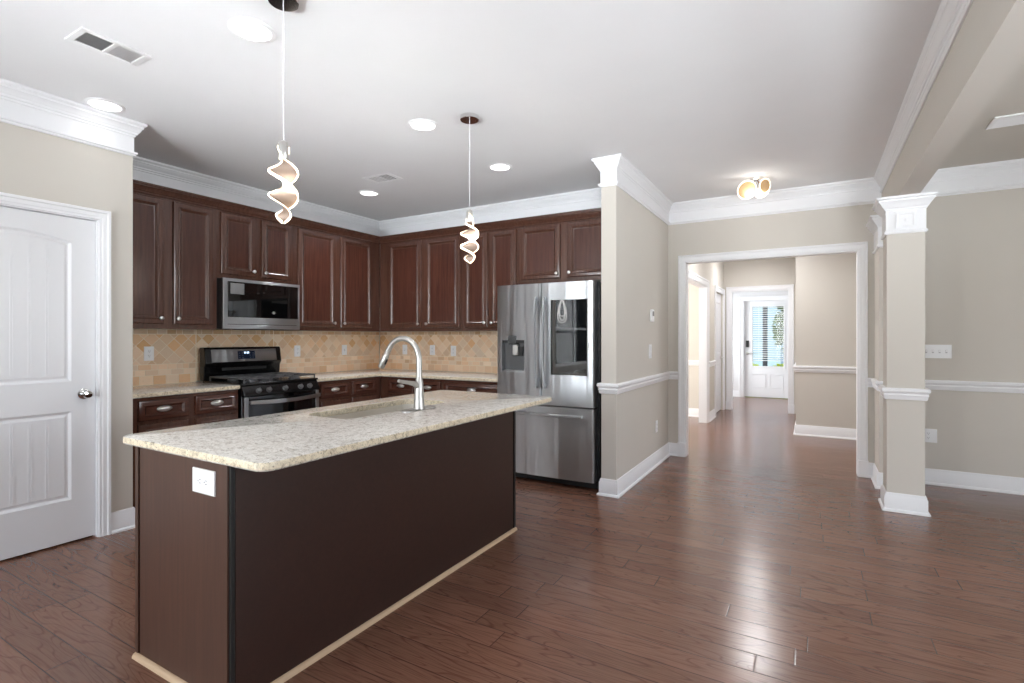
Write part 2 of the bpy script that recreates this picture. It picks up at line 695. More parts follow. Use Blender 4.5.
def holed_wall(x0, x1, y0, y1, holes, along='x', zt=CZ):
    mb = MB()
    cur = x0 if along == 'x' else y0
    end = x1 if along == 'x' else y1
    def put(a, b, z0, z1):
        if b - a < 1e-4 or z1 - z0 < 1e-4:
            return
        if along == 'x':
            mb.box(a, b, y0, y1, z0, z1)
        else:
            mb.box(x0, x1, a, b, z0, z1)
    for a, b, z0, z1 in holes:
        put(cur, a, 0, zt)
        put(a, b, 0, z0)
        put(a, b, z1, zt)
        cur = b
    put(cur, end, 0, zt)
    return mb


struct('wall_left', holed_wall(XD - 0.12, XD, YB, 1.754, [(-2.95, -2.35, 0.75, 2.15), (-2.15, -0.30, 0.75, 2.15), (DY0, DY1, 0, DH)], 'y'), M_WALL)
struct('wall_back', holed_wall(XD - 0.12, XR + 0.12, YB - 0.12, YB, BW), M_WALL)
struct('wall_right', holed_wall(XR, XR + 0.12, YB, YH, [(-1.9, 0.3, 0.1, 2.45), (1.4, 3.6, 0.1, 2.45)], 'y'), M_WALL)


def window(name, along, a, b, z0, z1, p0, p1, mull=1):
    """a framed window in a wall opening; p0..p1 is the wall thickness range"""
    fr = MB()
    def put(u0, u1, q0, q1, c0, c1):
        if along == 'x': fr.box(u0, u1, q0, q1, c0, c1)
        else: fr.box(q0, q1, u0, u1, c0, c1)
    f = 0.05
    q0, q1 = p0 + 0.03, p1 - 0.03
    put(a, a + f, q0, q1, z0, z1); put(b - f, b, q0, q1, z0, z1)
    put(a + f, b - f, q0, q1, z0, z0 + f); put(a + f, b - f, q0, q1, z1 - f, z1)
    zm = (z0 + z1) / 2
    put(a + f, b - f, q0 + 0.01, q1 - 0.01, zm - 0.02, zm + 0.02)
    for k in range(1, mull + 1):
        u = a + (b - a) * k / (mull + 1)
        put(u - 0.012, u + 0.012, q0 + 0.015, q1 - 0.015, z0 + f, z1 - f)
    o = fr.build(name, M_TRIM, None, kind='structure')
    g = MB()
    pm = (p0 + p1) / 2
    if along == 'x': g.box(a + f, b - f, pm - 0.003, pm + 0.003, z0 + f, z1 - f)
    else: g.box(pm - 0.003, pm + 0.003, a + f, b - f, z0 + f, z1 - f)
    g.build('window_pane', M_CLEAR, o)
    return o


for i, (a, b, z0, z1) in enumerate(BW):
    window('window_%d' % (i + 1), 'x', a, b, z0, z1, YB - 0.12, YB)
window('window_8', 'y', -2.15, -0.30, 0.75, 2.15, XD - 0.12, XD, 1)
window('window_9', 'y', -2.95, -2.35, 0.75, 2.15, XD - 0.12, XD, 0)  # unseen window, added so light reaches the beam and column
window('window_4', 'y', 1.4, 3.6, 0.1, 2.45, XR, XR + 0.12)
window('window_7', 'y', -1.9, 0.3, 0.1, 2.45, XR, XR + 0.12)  # unseen window, added for more light from the right

# hall, left room and foyer
XHL = -1.38
struct('wall_hall_left', holed_wall(XHL - 0.11, XHL, YH + 0.12, 9.95, [(6.25, 8.2, 0, 2.05), (9.0, 9.8, 0, 2.04)], 'y'), M_WALL)
w = MB().box(-0.196, 2.2, 7.8, 7.92, 0, CZ).box(-0.196, -0.076, 7.92, 9.95, 0, CZ)
struct('wall_hall_right', w, M_WALL)
struct('wall_hall_end', MB().box(2.08, 2.2, YH + 0.12, 7.8, 0, CZ), M_WALL)
FX0, FX1, FZ = -1.262, -0.355, 2.10
struct('wall_foyer', holed_wall(-2.7, 0.6, 9.95, 10.07, [(FX0, FX1, 0, FZ)]), M_WALL)
EX0, EX1, EZ = -1.29, -0.39, 2.065
struct('wall_front', holed_wall(-2.7, 0.6, 12.15, 12.30, [(EX0, EX1, 0, EZ)]), M_FOYER)
struct('wall_foyer_left', holed_wall(-2.82, -2.7, 10.07, 12.3, [(10.45, 11.75, 0.5, 2.2)], 'y'), M_FOYER)
struct('wall_foyer_right', MB().box(0.6, 0.72, 10.07, 12.3, 0, CZ), M_FOYER)
struct('wall_study_back', MB().box(-4.5, XHL - 0.11, 8.75, 8.87, 0, CZ), M_WALL)
struct('wall_study_left', holed_wall(-4.62, -4.5, YFRIDGE + 0.12, 8.87, [(6.4, 8.0, 0.65, 2.25)], 'y'), M_WALL)
window('window_5', 'y', 6.4, 8.0, 0.65, 2.25, -4.62, -4.5)
window('window_6', 'y', 10.45, 11.75, 0.5, 2.2, -2.82, -2.7)

# ------------------------------------------------------------------ trim
CROWN = [(0, 2.640), (0.006, 2.640), (0.012, 2.646), (0.013, 2.656), (0.020, 2.660), (0.024, 2.672), (0.030, 2.676), (0.040, 2.700), (0.046, 2.704), (0.047, 2.714), (0.056, 2.720), (0.061, 2.726), (0.062, 2.739), (0, 2.739)]
CROWNB = [(0, 2.600), (0.008, 2.600), (0.014, 2.607), (0.014, 2.620), (0.006, 2.626), (0.006, 2.640)] + CROWN[2:]
CROWNF = [(0, 2.513), (0.010, 2.513), (0.014, 2.518), (0.014, 2.524), (0.022, 2.530), (0.022, 2.541), (0.006, 2.547), (0.006, 2.640)] + CROWN[2:]
BASE = [(0, 0.0), (0.030, 0.0), (0.030, 0.010), (0.024, 0.018), (0.016, 0.020), (0.016, 0.108), (0.011, 0.116), (0.011, 0.124), (0.006, 0.136), (0, 0.136)]
RAIL = [(0, 0.828), (0.010, 0.828), (0.016, 0.838), (0.016, 0.852), (0.022, 0.862), (0.018, 0.874), (0.024, 0.884), (0.030, 0.890), (0.030, 0.906), (0.022, 0.914), (0, 0.914)]
tn = [0]


def trim(mb, m=None, bevel=0.0):
    tn[0] += 1
    return struct('trim_%d' % tn[0], mb, m or M_TRIM, bevel)


E0 = 0.0
trim(MB().sweep(CROWNF, [(BX0, YH), (XS, YH), (XS, YS), (XS0, YS), (XS0, YFRIDGE), (XRANGE, YFRIDGE), (XRANGE, 1.754), (XD, 1.754), (XD, YB), (BX0, YB)]))
trim(MB().sweep(CROWNB, [(BX0, YB), (BX0, YH)]))
trim(MB().sweep(CROWNF, [(BX1, YB), (XR, YB), (XR, YH), (BX1, YH)]))
trim(MB().sweep(CROWN, [(-0.196, 9.95), (XHL, 9.95)]))
trim(MB().sweep(CROWN, [(2.0, 7.8), (-0.196, 7.8), (-0.196, 9.86)]))
for nm, pth in (('stub', [(OX0 - 0.07, YH), (XS, YH), (XS, YS), (XS0, YS), (XS0, YS + 0.06)]),
                ('left', [(XD - 0.1, 1.754), (XD, 1.754), (XD, DY1 + 0.066)]),
                ('left_rear', [(XD, DY0 - 0.066), (XD, YB), (0.80, YB)]),
                ('dining', [(XR, YB), (XR, YH), (0.702, YH)]),
                ('opening', [(0.485, YH), (OX1 + 0.068, YH)]),
                ('hall_right', [(2.0, 7.8), (-0.196, 7.8), (-0.196, 9.95)]),
                ('study', [(XHL - 0.11, 8.75), (-4.5, 8.75)]),
                ('hall_left', [(XHL, 8.88), (XHL, 8.31)]),
                ('foyer', [(EX0 - 0.07, 12.15), (-2.7, 12.15)])):
    struct('baseboard_' + nm, MB().sweep(BASE, pth), M_TRIM)
for pth in ([(OX0 - 0.066, YH), (XS, YH), (XS, YS), (XS0, YS), (XS0, YS + 0.04)],
            [(XR, YB), (XR, YH), (0.702, YH)],
            [(0.485, YH), (OX1 + 0.068, YH)],
            [(2.0, 7.8), (-0.196, 7.8), (-0.196, 9.95)],
            [(XHL - 0.11, 8.75), (-4.5, 8.75)],
            [(XHL, 8.88), (XHL, 8.31)],
            [(EX0 - 0.07, 12.15), (-2.7, 12.15)]):
    trim(MB().sweep(RAIL, pth))

CAS = [(0, 0), (0.010, 0), (0.014, 0.004), (0.014, 0.022), (0.018, 0.030), (0.018, 0.060), (0.026, 0.068), (0.026, 0.088), (0.020, 0.092), (0, 0.092)]  # (out, across)


def casing(mb, a, b, z1, plane, facing, plinth=True, z0=0.0, k=1.0):
    """picture-frame casing round an opening a..b up to z1. facing: '-y', '+y', '+x' (a,b run along the wall)"""
    rs = []
    corners = [(a, z0, -1, 0), (a, z1, -1, 1), (b, z1, 1, 1), (b, z0, 1, 0)]
    for u, z, su, sz in corners:
        ring = []
        for o, c in CAS:
            uu, zz = u + su * c * k, z + sz * c * k
            if facing == '-y': ring.append((uu, plane - o, zz))
            elif facing == '+y': ring.append((uu, plane + o, zz))
            else: ring.append((plane + o, uu, zz))
        rs.append(ring)
    mb.rings(rs)
    if plinth:
        for u0, u1 in ((a - 0.098 * k, a + 0.006), (b - 0.006, b + 0.098 * k)):
            h = 0.15
            if facing == '-y': mb.box(u0, u1, plane - 0.032, plane, 0, h)
            elif facing == '+y': mb.box(u0, u1, plane, plane + 0.032, 0, h)
            else: mb.box(plane, plane + 0.032, u0, u1, 0, h)
    return mb


def jamb(mb, a, b, z1, p0, p1, along='x', t=0.012):
    def put(u0, u1, c0, c1):
        if along == 'x': mb.box(u0, u1, p0, p1, c0, c1)
        else: mb.box(p0, p1, u0, u1, c0, c1)
    put(a, a + t, 0, z1 - t); put(b - t, b, 0, z1 - t); put(a, b, z1 - t, z1)
    return mb


m_ = casing(MB(), OX0, OX1, OZ, YH, '-y', k=0.74)
casing(m_, OX0, OX1, OZ, YH + 0.12, '+y')
jamb(m_, OX0, OX1, OZ, YH - 0.002, YH + 0.122)
trim(m_)
trim(casing(MB(), DY0, DY1, DH, XD, '+x', plinth=False, k=0.70))
trim(jamb(MB(), DY0, DY1, DH, XD - 0.12, XD - 0.001, 'y', 0.004))
m_ = casing(MB(), FX0, FX1, FZ, 9.95, '-y', k=0.85)
jamb(m_, FX0, FX1, FZ, 9.948, 10.072)
trim(m_)
m_ = casing(MB(), 6.25, 8.2, 2.05, XHL, '+x', plinth=False)
jamb(m_, 6.25, 8.2, 2.05, XHL - 0.112, XHL + 0.002, 'y')
trim(m_)
trim(casing(MB(), 9.0, 9.8, 2.04, XHL, '+x', plinth=False))
trim(casing(MB(), EX0, EX1, EZ, 12.15, '-y', plinth=False))


# ------------------------------------------------------------------ doors
def arch_loop(u0, u1, v0, v1, rise, n=14):
    pts = [(u0, v0), (u1, v0)]
    for k in range(n + 1):
        t = k / n
        u = u1 + (u0 - u1) * t
        pts.append((u, v1 + rise * (1 - (2 * t - 1) ** 2)))
    return pts


DPROF = [(0.003, -0.002), (0.014, -0.013), (0.022, -0.013), (0.034, -0.008)]


def knob_mb(x, y, z, s=1.0):
    """door knob with rose; points along -y"""
    return MB().lathe([(0.033 * s, 0), (0.033 * s, 0.006 * s), (0.026 * s, 0.010 * s), (0.012 * s, 0.014 * s), (0.011 * s, 0.034 * s),
                       (0.020 * s, 0.040 * s), (0.027 * s, 0.050 * s), (0.028 * s, 0.060 * s), (0.022 * s, 0.068 * s), (0.008 * s, 0.071 * s)], (x, y, z), 'y', 24)


d = bpy.data.objects.new('door_1', None)
COL.objects.link(d)
d.location = (XD - 0.025, DY0 + 0.005, 0.012)
d.rotation_euler = (0, 0, R90)
d['kind'] = 'structure'
DW = DY1 - DY0 - 0.01
sl = MB()
sl.panel(DW, 2.025, 0.035, [(arch_loop(0.125, DW - 0.125, 1.0, 1.872, 0.042), DPROF), (rect(0.125, DW - 0.125, 0.262, 0.812), DPROF)], edge=0.002, yb=0.035)
for k in range(1, 6):          # plank grooves of the two panels
    u = 0.125 + 0.034 + (DW - 0.318) * k / 6
    for v0, v1 in ((1.04, 1.86), (0.30, 0.775)):
        sl.box(u - 0.011, u - 0.002, 0.0064, 0.0085, v0, v1)
        sl.box(u + 0.002, u + 0.011, 0.0064, 0.0085, v0, v1)
sl.build('door_slab', M_DOORW, d, smooth=12)
k_ = knob_mb(DW - 0.062, 0.0, 0.917, 1.0).build('door_knob', M_CHROME, d)
bx('strike_plate', M_NICKEL, DW + 0.001, DW + 0.004, -0.001, 0.02, 0.88, 0.95, parent=d)

# hall closet door (in the left hall wall)
d = bpy.data.objects.new('door_2', None)
COL.objects.link(d)
d.location = (XHL - 0.03, 9.005, 0.012)
d.rotation_euler = (0, 0, R90)
d['kind'] = 'structure'
MB().panel(0.79, 2.02, 0.035, [(rect(0.12, 0.67, 1.0, 1.87), DPROF), (rect(0.12, 0.67, 0.26, 0.82), DPROF)], edge=0.002, yb=0.035).build('door_slab', M_DOORW, d, smooth=12)
lv = MB().lathe([(0.03, 0), (0.03, 0.008), (0.011, 0.012), (0.010, 0.05)], (0.73, 0, 0.92), 'y', 16)
lv.tube([(0.73, -0.048, 0.92), (0.68, -0.052, 0.92), (0.62, -0.05, 0.918)], [0.011, 0.009, 0.007], 8)
lv.build('lever_handle', M_NICKEL, d)
for z in (0.25, 1.02, 1.80):
    MB().lathe([(0.007, 0), (0.007, 0.09)], (-0.002, -0.002, z), 'z', 8).build('hinge', M_NICKEL, d)

# front door with glass and blinds
d = bpy.data.objects.new('door_3', None)
COL.objects.link(d)
d.location = (EX0 + 0.006, 12.20, 0.012)
d['kind'] = 'structure'
FW = EX1 - EX0 - 0.012
fd = MB()
gx0, gx1, gz0, gz1 = 0.165, FW - 0.135, 0.66, 1.92
for a in ((0, gx0, 0, 2.045), (gx1, FW, 0, 2.045), (gx0, gx1, gz1, 2.045), (gx0, gx1, 0.0, gz0)):
    fd.box(a[0], a[1], 0.0, 0.045, a[2], a[3])
for a in ((gx0 - 0.03, gx0, gz0 - 0.03, gz1 + 0.03), (gx1, gx1 + 0.03, gz0 - 0.03, gz1 + 0.03), (gx0, gx1, gz1, gz1 + 0.03), (gx0, gx1, gz0 - 0.03, gz0)):
    fd.box(a[0], a[1], -0.012, 0.0, a[2], a[3])
for u0, u1 in ((0.15, 0.42), (0.48, 0.75)):    # two small raised panels below the glass
    for a in ((u0, u1, 0.48, 0.50), (u0, u1, 0.20, 0.22), (u0, u0 + 0.02, 0.22, 0.48), (u1 - 0.02, u1, 0.22, 0.48)):
        fd.box(a[0], a[1], -0.008, 0.0, a[2], a[3])
fd.build('door_slab', M_DOORW, d, bevel=0.003)
bx('door_glass', M_CLEAR, gx0, gx1, 0.030, 0.034, gz0, gz1, parent=d)
bl = MB()
nz = 25
for k in range(nz):
    z = gz0 + 0.12 + (gz1 - gz0 - 0.14) * k / (nz - 1)
    bl.rings([[(u, 0.004, z - 0.006), (u, 0.026, z + 0.008), (u, 0.026, z + 0.005), (u, 0.004, z - 0.009)] for u in (gx0 + 0.004, gx1 - 0.004)])
for u in (gx0 + 0.12, gx1 - 0.12):
    bl.box(u - 0.002, u + 0.002, 0.012, 0.016, gz0 + 0.1, gz1)
bl.build('blind', M_BLIND, d)
lk = bx('keypad_lock', M_BLKMAT, 0.035, 0.095, -0.022, 0.0, 1.06, 1.20, parent=d, bevel=0.006)
MB().lathe([(0.03, 0), (0.03, 0.01), (0.014, 0.014), (0.013, 0.045), (0.026, 0.055), (0.026, 0.072), (0.01, 0.078)], (0.065, 0.0, 0.93), 'y', 20).build('door_knob', M_NICKEL, d)
trim(jamb(MB(), EX0, EX1, EZ, 12.15, 12.30, 'x', 0.005))

# outside the front door
struct('ground', MB().box(-14, 12, 12.3, 34, -0.35, -0.15).box(-14, -4.9, -9, 12.3, -0.35, -0.15), M_LAWN)
struct('porch', MB().box(-3, 2.5, 12.3, 14.2, -0.15, -0.03), M_CONC)


def leafy(name, c, rx, ry, rz, n, size, m, seed, label, group=None):
    rnd = random.Random(seed)
    root = thing(name, label, 'shrub', (c[0], c[1], c[2]), group=group)
    mb = MB()
    for k in range(n):
        a, u, q = rnd.uniform(0, 2 * PI), rnd.uniform(-0.6, 1), rnd.uniform(0.55, 1.0)
        s_ = math.sqrt(max(0, 1 - u * u))
        p = Vector((rx * q * s_ * math.cos(a), ry * q * s_ * math.sin(a), rz * (0.9 + q * u) * 0.6))
        d1 = Vector((rnd.uniform(-1, 1), rnd.uniform(-1, 1), rnd.uniform(-0.4, 1))).normalized()
        d2 = d1.cross(Vector((rnd.uniform(-1, 1), rnd.uniform(-1, 1), rnd.uniform(-1, 1)))).normalized()
        s1 = size * rnd.uniform(0.6, 1.2)
        mb.face([mb.v(p - d1 * s1), mb.v(p + d2 * s1 * 0.5), mb.v(p + d1 * s1), mb.v(p - d2 * s1 * 0.5)])
    mb.build('foliage', m, root, smooth=0)
    st = MB()
    for k in range(5):
        a = 2 * PI * k / 5
        st.tube([(0.03 * math.cos(a), 0.03 * math.sin(a), 0), (rx * 0.4 * math.cos(a), ry * 0.4 * math.sin(a), rz * 0.7)], [0.02, 0.008], 6)
    st.build('stem', M_BARK, root)
    return root


leafy('shrub', (-1.42, 15.0, -0.15), 0.34, 0.34, 0.68, 700, 0.07, M_LEAFY, 3, 'yellow-green shrub left of the porch post, low in the front door glass')
leafy('shrub', (-0.68, 15.0, -0.15), 0.34, 0.34, 0.66, 700, 0.07, M_LEAFY, 4, 'yellow-green shrub right of the porch post, low in the front door glass')
leafy('shrub', (-7.0, -1.5, -0.15), 1.1, 2.0, 1.35, 2600, 0.12, M_LEAFM, 12, 'tall green bush outside the window mirrored in the refrigerator glass')
pp = thing('porch_post', 'dark square porch post seen through the front door glass', 'post', (-1.0, 13.9, -0.03))
bx('shaft', M_ROOF, -0.05, 0.05, -0.05, 0.05, 0.12, 2.75, parent=pp)
bx('base', M_ROOF, -0.08, 0.08, -0.08, 0.08, 0.0, 0.12, parent=pp)
hs = thing('house', 'pale blue sided house across the street, seen through the door glass', 'house', (-4.2, 27, -0.15))
bx('wall', M_SIDING, -5, 3.0, -2, 2, 0, 5.5, parent=hs)
MB().prism([(-5.4, 5.5), (3.4, 5.5), (-1.0, 7.6)], 'y', -2.3, 2.3).build('roof', M_ROOF, hs)
for x in (-3.2, -0.9, 1.3):
    bx('window', M_GLASSB, x - 0.45, x + 0.45, -2.02, -2.0, 1.0, 2.6, parent=hs)
tr = thing('tree', 'dark tree standing across the lawn, right side of the door glass', 'tree', (0.15, 18.5, -0.15))
MB().tube([(0, 0, 0), (0.05, 0, 2.0), (-0.05, 0.1, 3.2)], [0.16, 0.12, 0.06], 10).build('trunk', M_BARK, tr)
rnd = random.Random(9)
mb = MB()
for k in range(2600):
    a, u, q = rnd.uniform(0, 2 * PI), rnd.uniform(-1, 1), rnd.uniform(0.3, 1.0)
    s_ = math.sqrt(1 - u * u)
    p = Vector((1.25 * q * s_ * math.cos(a), 1.2 * q * s_ * math.sin(a), 1.9 + 1.7 * q * u))
    d1 = Vector((rnd.uniform(-1, 1), rnd.uniform(-1, 1), rnd.uniform(-1, 1))).normalized()
    d2 = d1.cross(Vector((rnd.uniform(-1, 1), rnd.uniform(-1, 1), rnd.uniform(-1, 1)))).normalized()
    mb.face([mb.v(p - d1 * .16), mb.v(p + d2 * .09), mb.v(p + d1 * .16), mb.v(p - d2 * .09)])
mb.build('foliage', M_LEAFD, tr, smooth=0)

# ------------------------------------------------------------------ column and pilaster


def column(name, label, x0, x1, y0, y1, back=False):
    cx, cy = (x0 + x1) / 2, y0
    t = thing(name, label, 'column', (cx, cy, 0))
    hx, dy = (x1 - x0) / 2, y1 - y0
    bx('shaft', M_WALL, -hx, hx, 0, dy, 0, BZ - 0.012, parent=t)
    if back:
        pth, cl = [(hx, dy), (hx, 0), (-hx, 0), (-hx, dy)], False
        pth = [(-hx, dy), (-hx, 0), (hx, 0), (hx, dy)][::-1]
    else:
        pth, cl = [(hx, dy), (hx, 0), (-hx, 0), (-hx, dy)], True
    MB().sweep(BASE, pth, cl).build('base', M_TRIM, t)
    MB().sweep(RAIL, pth, cl).build('chair_rail', M_TRIM, t)
    cap = [(0, 2.052), (0.010, 2.052), (0.016, 2.058), (0.016, 2.068), (0.008, 2.076), (0.006, 2.082), (0.006, 2.226), (0.014, 2.230), (0.015, 2.240),
           (0.028, 2.252), (0.030, 2.258), (0.046, 2.282), (0.053, 2.288), (0.054, 2.301), (0.065, 2.306), (0.066, 2.3215), (0, 2.3215)]
    c = MB().sweep(cap, pth, cl).build('capital', M_TRIM, t)
    ro = MB()
    zc = 2.150
    ro.panel(0.125, 0.120, 0.010, [(rect(0.014, 0.111, 0.014, 0.106), [(0.006, -0.005), (0.012, -0.005)])], 0.003, -0.0625, zc - 0.060, -0.006)
    ro.lathe([(0.014, 0.0), (0.014, 0.004), (0.004, 0.009)], (0, -0.009, zc), 'y', 12)
    ro.build('rosette', M_TRIM, c)
    return t


column('column', 'square beige column with white panelled capital, standing free at the beam', 0.475, 0.702, 4.75, 4.975)
column('pilaster', 'beige pilaster against the wall behind the free standing column', 0.487, 0.702, 5.40, 5.78, back=True)

# ------------------------------------------------------------------ cabinets
CPROF = [(0.003, 0.0035), (0.008, 0.0055), (0.014, 0.0030), (0.026, -0.009), (0.030, -0.010), (0.033, -0.008), (0.037, -0.008)]
DRPROF = [(0.003, 0.003), (0.007, 0.003), (0.019, -0.010), (0.023, -0.010)]


def cab_knob(parent, x, z, y):
    MB().lathe([(0.006, 0), (0.0055, 0.012), (0.012, 0.017), (0.0155, 0.023), (0.014, 0.029), (0.006, 0.032)], (x, y, z), 'y', 16).build('knob', M_NICKEL, parent)


def cup_pull(parent, x, z, y):
    """an oval bin pull: thin oval plate with a domed cup over its upper part"""
    mb = MB()
    n = 24
    ov = [(math.cos(2 * PI * k / n), math.sin(2 * PI * k / n)) for k in range(n)]
    mb.rings([[(x + 0.052 * s_ * c, y - d, z + 0.021 * s_ * q) for c, q in ov] for s_, d in ((1, 0), (1, 0.002), (0.96, 0.0035))])
    rs = []
    m = 14
    for k in range(m + 1):
        u = math.cos(PI * (1 - k / m))
        w_ = max(0.06, math.sqrt(max(0.0, 1 - u * u)))
        ring = []
        for j in range(9):
            a = PI * 0.66 * j / 8
            ring.append((x + u * 0.047, y - 0.003 - 0.024 * math.sin(a) * w_, z + 0.019 * math.cos(a) * w_))
        for j in range(8, -1, -1):
            a = PI * 0.66 * j / 8
            ring.append((x + u * 0.045, y - 0.003 - 0.0225 * math.sin(a) * w_, z + 0.0175 * math.cos(a) * w_))
        rs.append(ring)
    mb.rings(rs)
    mb.build('cup_pull', M_NICKEL, parent)


def cab_door(root, x0, x1, z0, z1, knob=None, name='door'):
    W_, H_ = x1 - x0, z1 - z0
    f = 0.036
    mb = MB()
    mb.cap = 1
    o = mb.panel(W_, H_, 0.020, [(rect(f, W_ - f, f, H_ - f), CPROF)], 0.012, x0, z0, 0.0).build(name, [M_CAB, M_CABP], root, smooth=24)
    if knob:
        cab_knob(o, x1 - 0.028 if knob == 'r' else x0 + 0.028, z0 + 0.045, -0.020)
    return o


def cab_drawer(root, x0, x1, z0, z1):
    W_, H_ = x1 - x0, z1 - z0
    f = 0.030
    o = MB().panel(W_, H_, 0.022, [(rect(f, W_ - f, f, H_ - f), DRPROF)], 0.012, x0, z0, 0.0).build('drawer', M_CABX, root)
    cup_pull(o, (x0 + x1) / 2, (z0 + z1) / 2 + 0.004, -0.0125)
    return o


CCR = [(0, 2.382), (0.008, 2.384), (0.012, 2.392), (0.010, 2.400), (0.016, 2.404), (0.022, 2.418), (0.034, 2.434), (0.040, 2.437), (0.041, 2.445), (0.050, 2.449), (0.052, 2.462), (0, 2.462)]


def upper(label, loc, rotz, x0, x1, z0, doors, knobs, depth=0.325, crown=None):
    """a wall cabinet; local x along the wall, front at y=0, wall at y=depth"""
    t = thing('wall_cabinet', label, 'cabinet', loc, rotz, 'dark cherry wall cabinets')
    MB().box(x0, x1, 0.001, depth - 0.002, z0, 2.45).build('body', M_CAB, t)
    for (a, b), k in zip(doors, knobs):
        cab_door(t, a, b, z0 + 0.037, 2.370, k)
    c0, c1 = crown or (x0, x1)
    mb = MB()
    rs = []
    for u, m0 in ((c0, crown and crown[0] != x0), (c1, crown and crown[1] != x1)):
        rs.append([(u, -dd, zz) for dd, zz in CCR] if not m0 else [(u + (dd if u == c0 else -dd), -dd, zz) for dd, zz in CCR])
    mb.rings(rs)
    mb.build('cornice', M_CAB, t, smooth=15)
    return t


XU, YU = -4.42, 4.515
upper('tall wall cabinet beside the pantry wall, left of the microwave', (XU, 0, 0), R90, 1.766, 2.578, 1.355, [(1.80, 2.152), (2.222, 2.540)], 'rl', 0.33)
upper('short wall cabinet with two small doors directly above the microwave', (XU, 0, 0), R90, 2.580, 3.343, 1.800, [(2.604, 2.927), (2.986, 3.302)], 'rl', 0.33)
upper('tall wall cabinet right of the microwave, reaching into the corner', (XU, 0, 0), R90, 3.345, 4.513, 1.355, [(3.383, 3.845), (3.920, 4.374)], 'rl', 0.33, (3.345, 4.513))
upper('tall wall cabinet with two doors in the corner of the fridge wall', (0, YU, 0), 0, -4.418, -3.230, 1.355, [(-4.268, -3.785), (-3.720, -3.259)], 'rl', 0.33)
upper('narrow tall wall cabinet next to the refrigerator top, behind far pendant', (0, YU, 0), 0, -3.228, -2.545, 1.355, [(-3.198, -2.902), (-2.872, -2.564)], 'rl', 0.33)
upper('short wall cabinet with two doors right above the refrigerator', (0, YU, 0), 0, -2.543, -1.502, 1.815, [(-2.513, -2.082), (-2.008, -1.56)], 'rl', 0.33)


def lower(label, loc, rotz, x0, x1, cols, depth=0.61, blank=None):
    t = thing('base_cabinet', label, 'cabinet', loc, rotz, 'dark cherry base cabinets')
    b = MB().box(x0, x1, 0.001, depth - 0.002, 0.10, 0.858)
    b.build('body', M_CAB, t)
    MB().box(x0, x1, 0.06, depth - 0.01, 0.0, 0.10).build('toe_kick', M_BLKMAT, t)
    for a, c, nd in cols:
        cab_drawer(t, a, c, 0.692, 0.836)
        if nd == 1:
            cab_door(t, a, c, 0.125, 0.668, 'r')
        else:
            m = (a + c) / 2
            cab_door(t, a, m - 0.002, 0.125, 0.668, None)
            cab_door(t, m + 0.002, c, 0.125, 0.668, None)
    return t


XB, YBC = -4.115, 4.21
lower('base cabinet with two drawers between the pantry wall and the range', (XB, 0, 0), R90, 1.766, 2.578, [(1.838, 2.180, 1), (2.226, 2.568, 1)], 0.635)
lower('base cabinet with two drawers just right of the range', (XB, 0, 0), R90, 3.352, 4.208, [(3.400, 3.756, 1), (3.796, 4.135, 1)], 0.635)
lower('base cabinet with two drawers behind the faucet on the fridge wall', (0, YBC, 0), 0, -4.113, -3.252, [(-3.985, -3.635, 1), (-3.615, -3.275, 1)], 0.635)
lower('base cabinet with one wide drawer next to the refrigerator', (0, YBC, 0), 0, -3.250, -2.540, [(-3.232, -2.560, 2)], 0.635)

# countertops
CT0, CT1 = 0.860, 0.892


def edged(mb):
    """cut edges of the stone carry the second material"""
    mb.bm.normal_update()
    for f in mb.bm.faces:
        if abs(f.normal.z) < 0.5:
            f.material_index = 1
    return mb


def slab(poly, z0, z1, r=0.006, hole=None):
    mb = MB()
    def ring(l, z): return [mb.v((p[0], p[1], z)) for p in l]
    def join(a, b):
        for j in range(len(a)):
            k = (j + 1) % len(a)
            mb.face([a[j], a[k], b[k], b[j]])
    prof = [(r, z0), (0, z0 + r), (0, z1 - r), (r * 0.35, z1 - r * 0.3), (r, z1)]
    rs = [ring(inset(poly, i), z) for i, z in prof]
    for a, b in zip(rs, rs[1:]):
        join(a, b)
    if not hole:
        mb.face(rs[0][::-1]); mb.face(rs[-1])
        return edged(mb)
    ht, hb = ring(hole, z1), ring(hole, z0)
    join(ht, hb)
    for o, h in ((rs[-1], ht), (rs[0], hb)):
        es = []
        for l in (o, h):
            for j in range(len(l)):
                a, b = l[j], l[(j + 1) % len(l)]
                es.append(mb.bm.edges.get((a, b)) or mb.bm.edges.new((a, b)))
        bmesh.ops.triangle_fill(mb.bm, use_beauty=True, edges=es)
    return edged(mb)


o = slab([(XRANGE + 0.002, 1.766), (-4.09, 1.766), (-4.09, 2.580), (XRANGE + 0.002, 2.580)], CT0, CT1).build('countertop', [M_GRAN, M_GRANE])
tag(o, 'short granite countertop between the pantry wall and the range', 'countertop')
o = slab([(XRANGE + 0.002, 3.350), (-4.09, 3.350), (-4.09, 4.185), (-2.538, 4.185), (-2.538, YFRIDGE - 0.002), (XRANGE + 0.002, YFRIDGE - 0.002)], CT0, CT1).build('countertop', [M_GRAN, M_GRANE])
tag(o, 'L-shaped granite countertop running from the range round to the refrigerator', 'countertop')


# ------------------------------------------------------------------ backsplash
def clip(poly, axis, val, keep_less):
    out = []
    n = len(poly)
    for i in range(n):
        a, b = poly[i], poly[(i + 1) % n]
        ia = (a[axis] <= val) if keep_less else (a[axis] >= val)
        ib = (b[axis] <= val) if keep_less else (b[axis] >= val)
        if ia: out.append(a)
        if ia != ib:
            t = (val - a[axis]) / (b[axis] - a[axis])
            out.append((a[0] + (b[0] - a[0]) * t, a[1] + (b[1] - a[1]) * t))
    return out


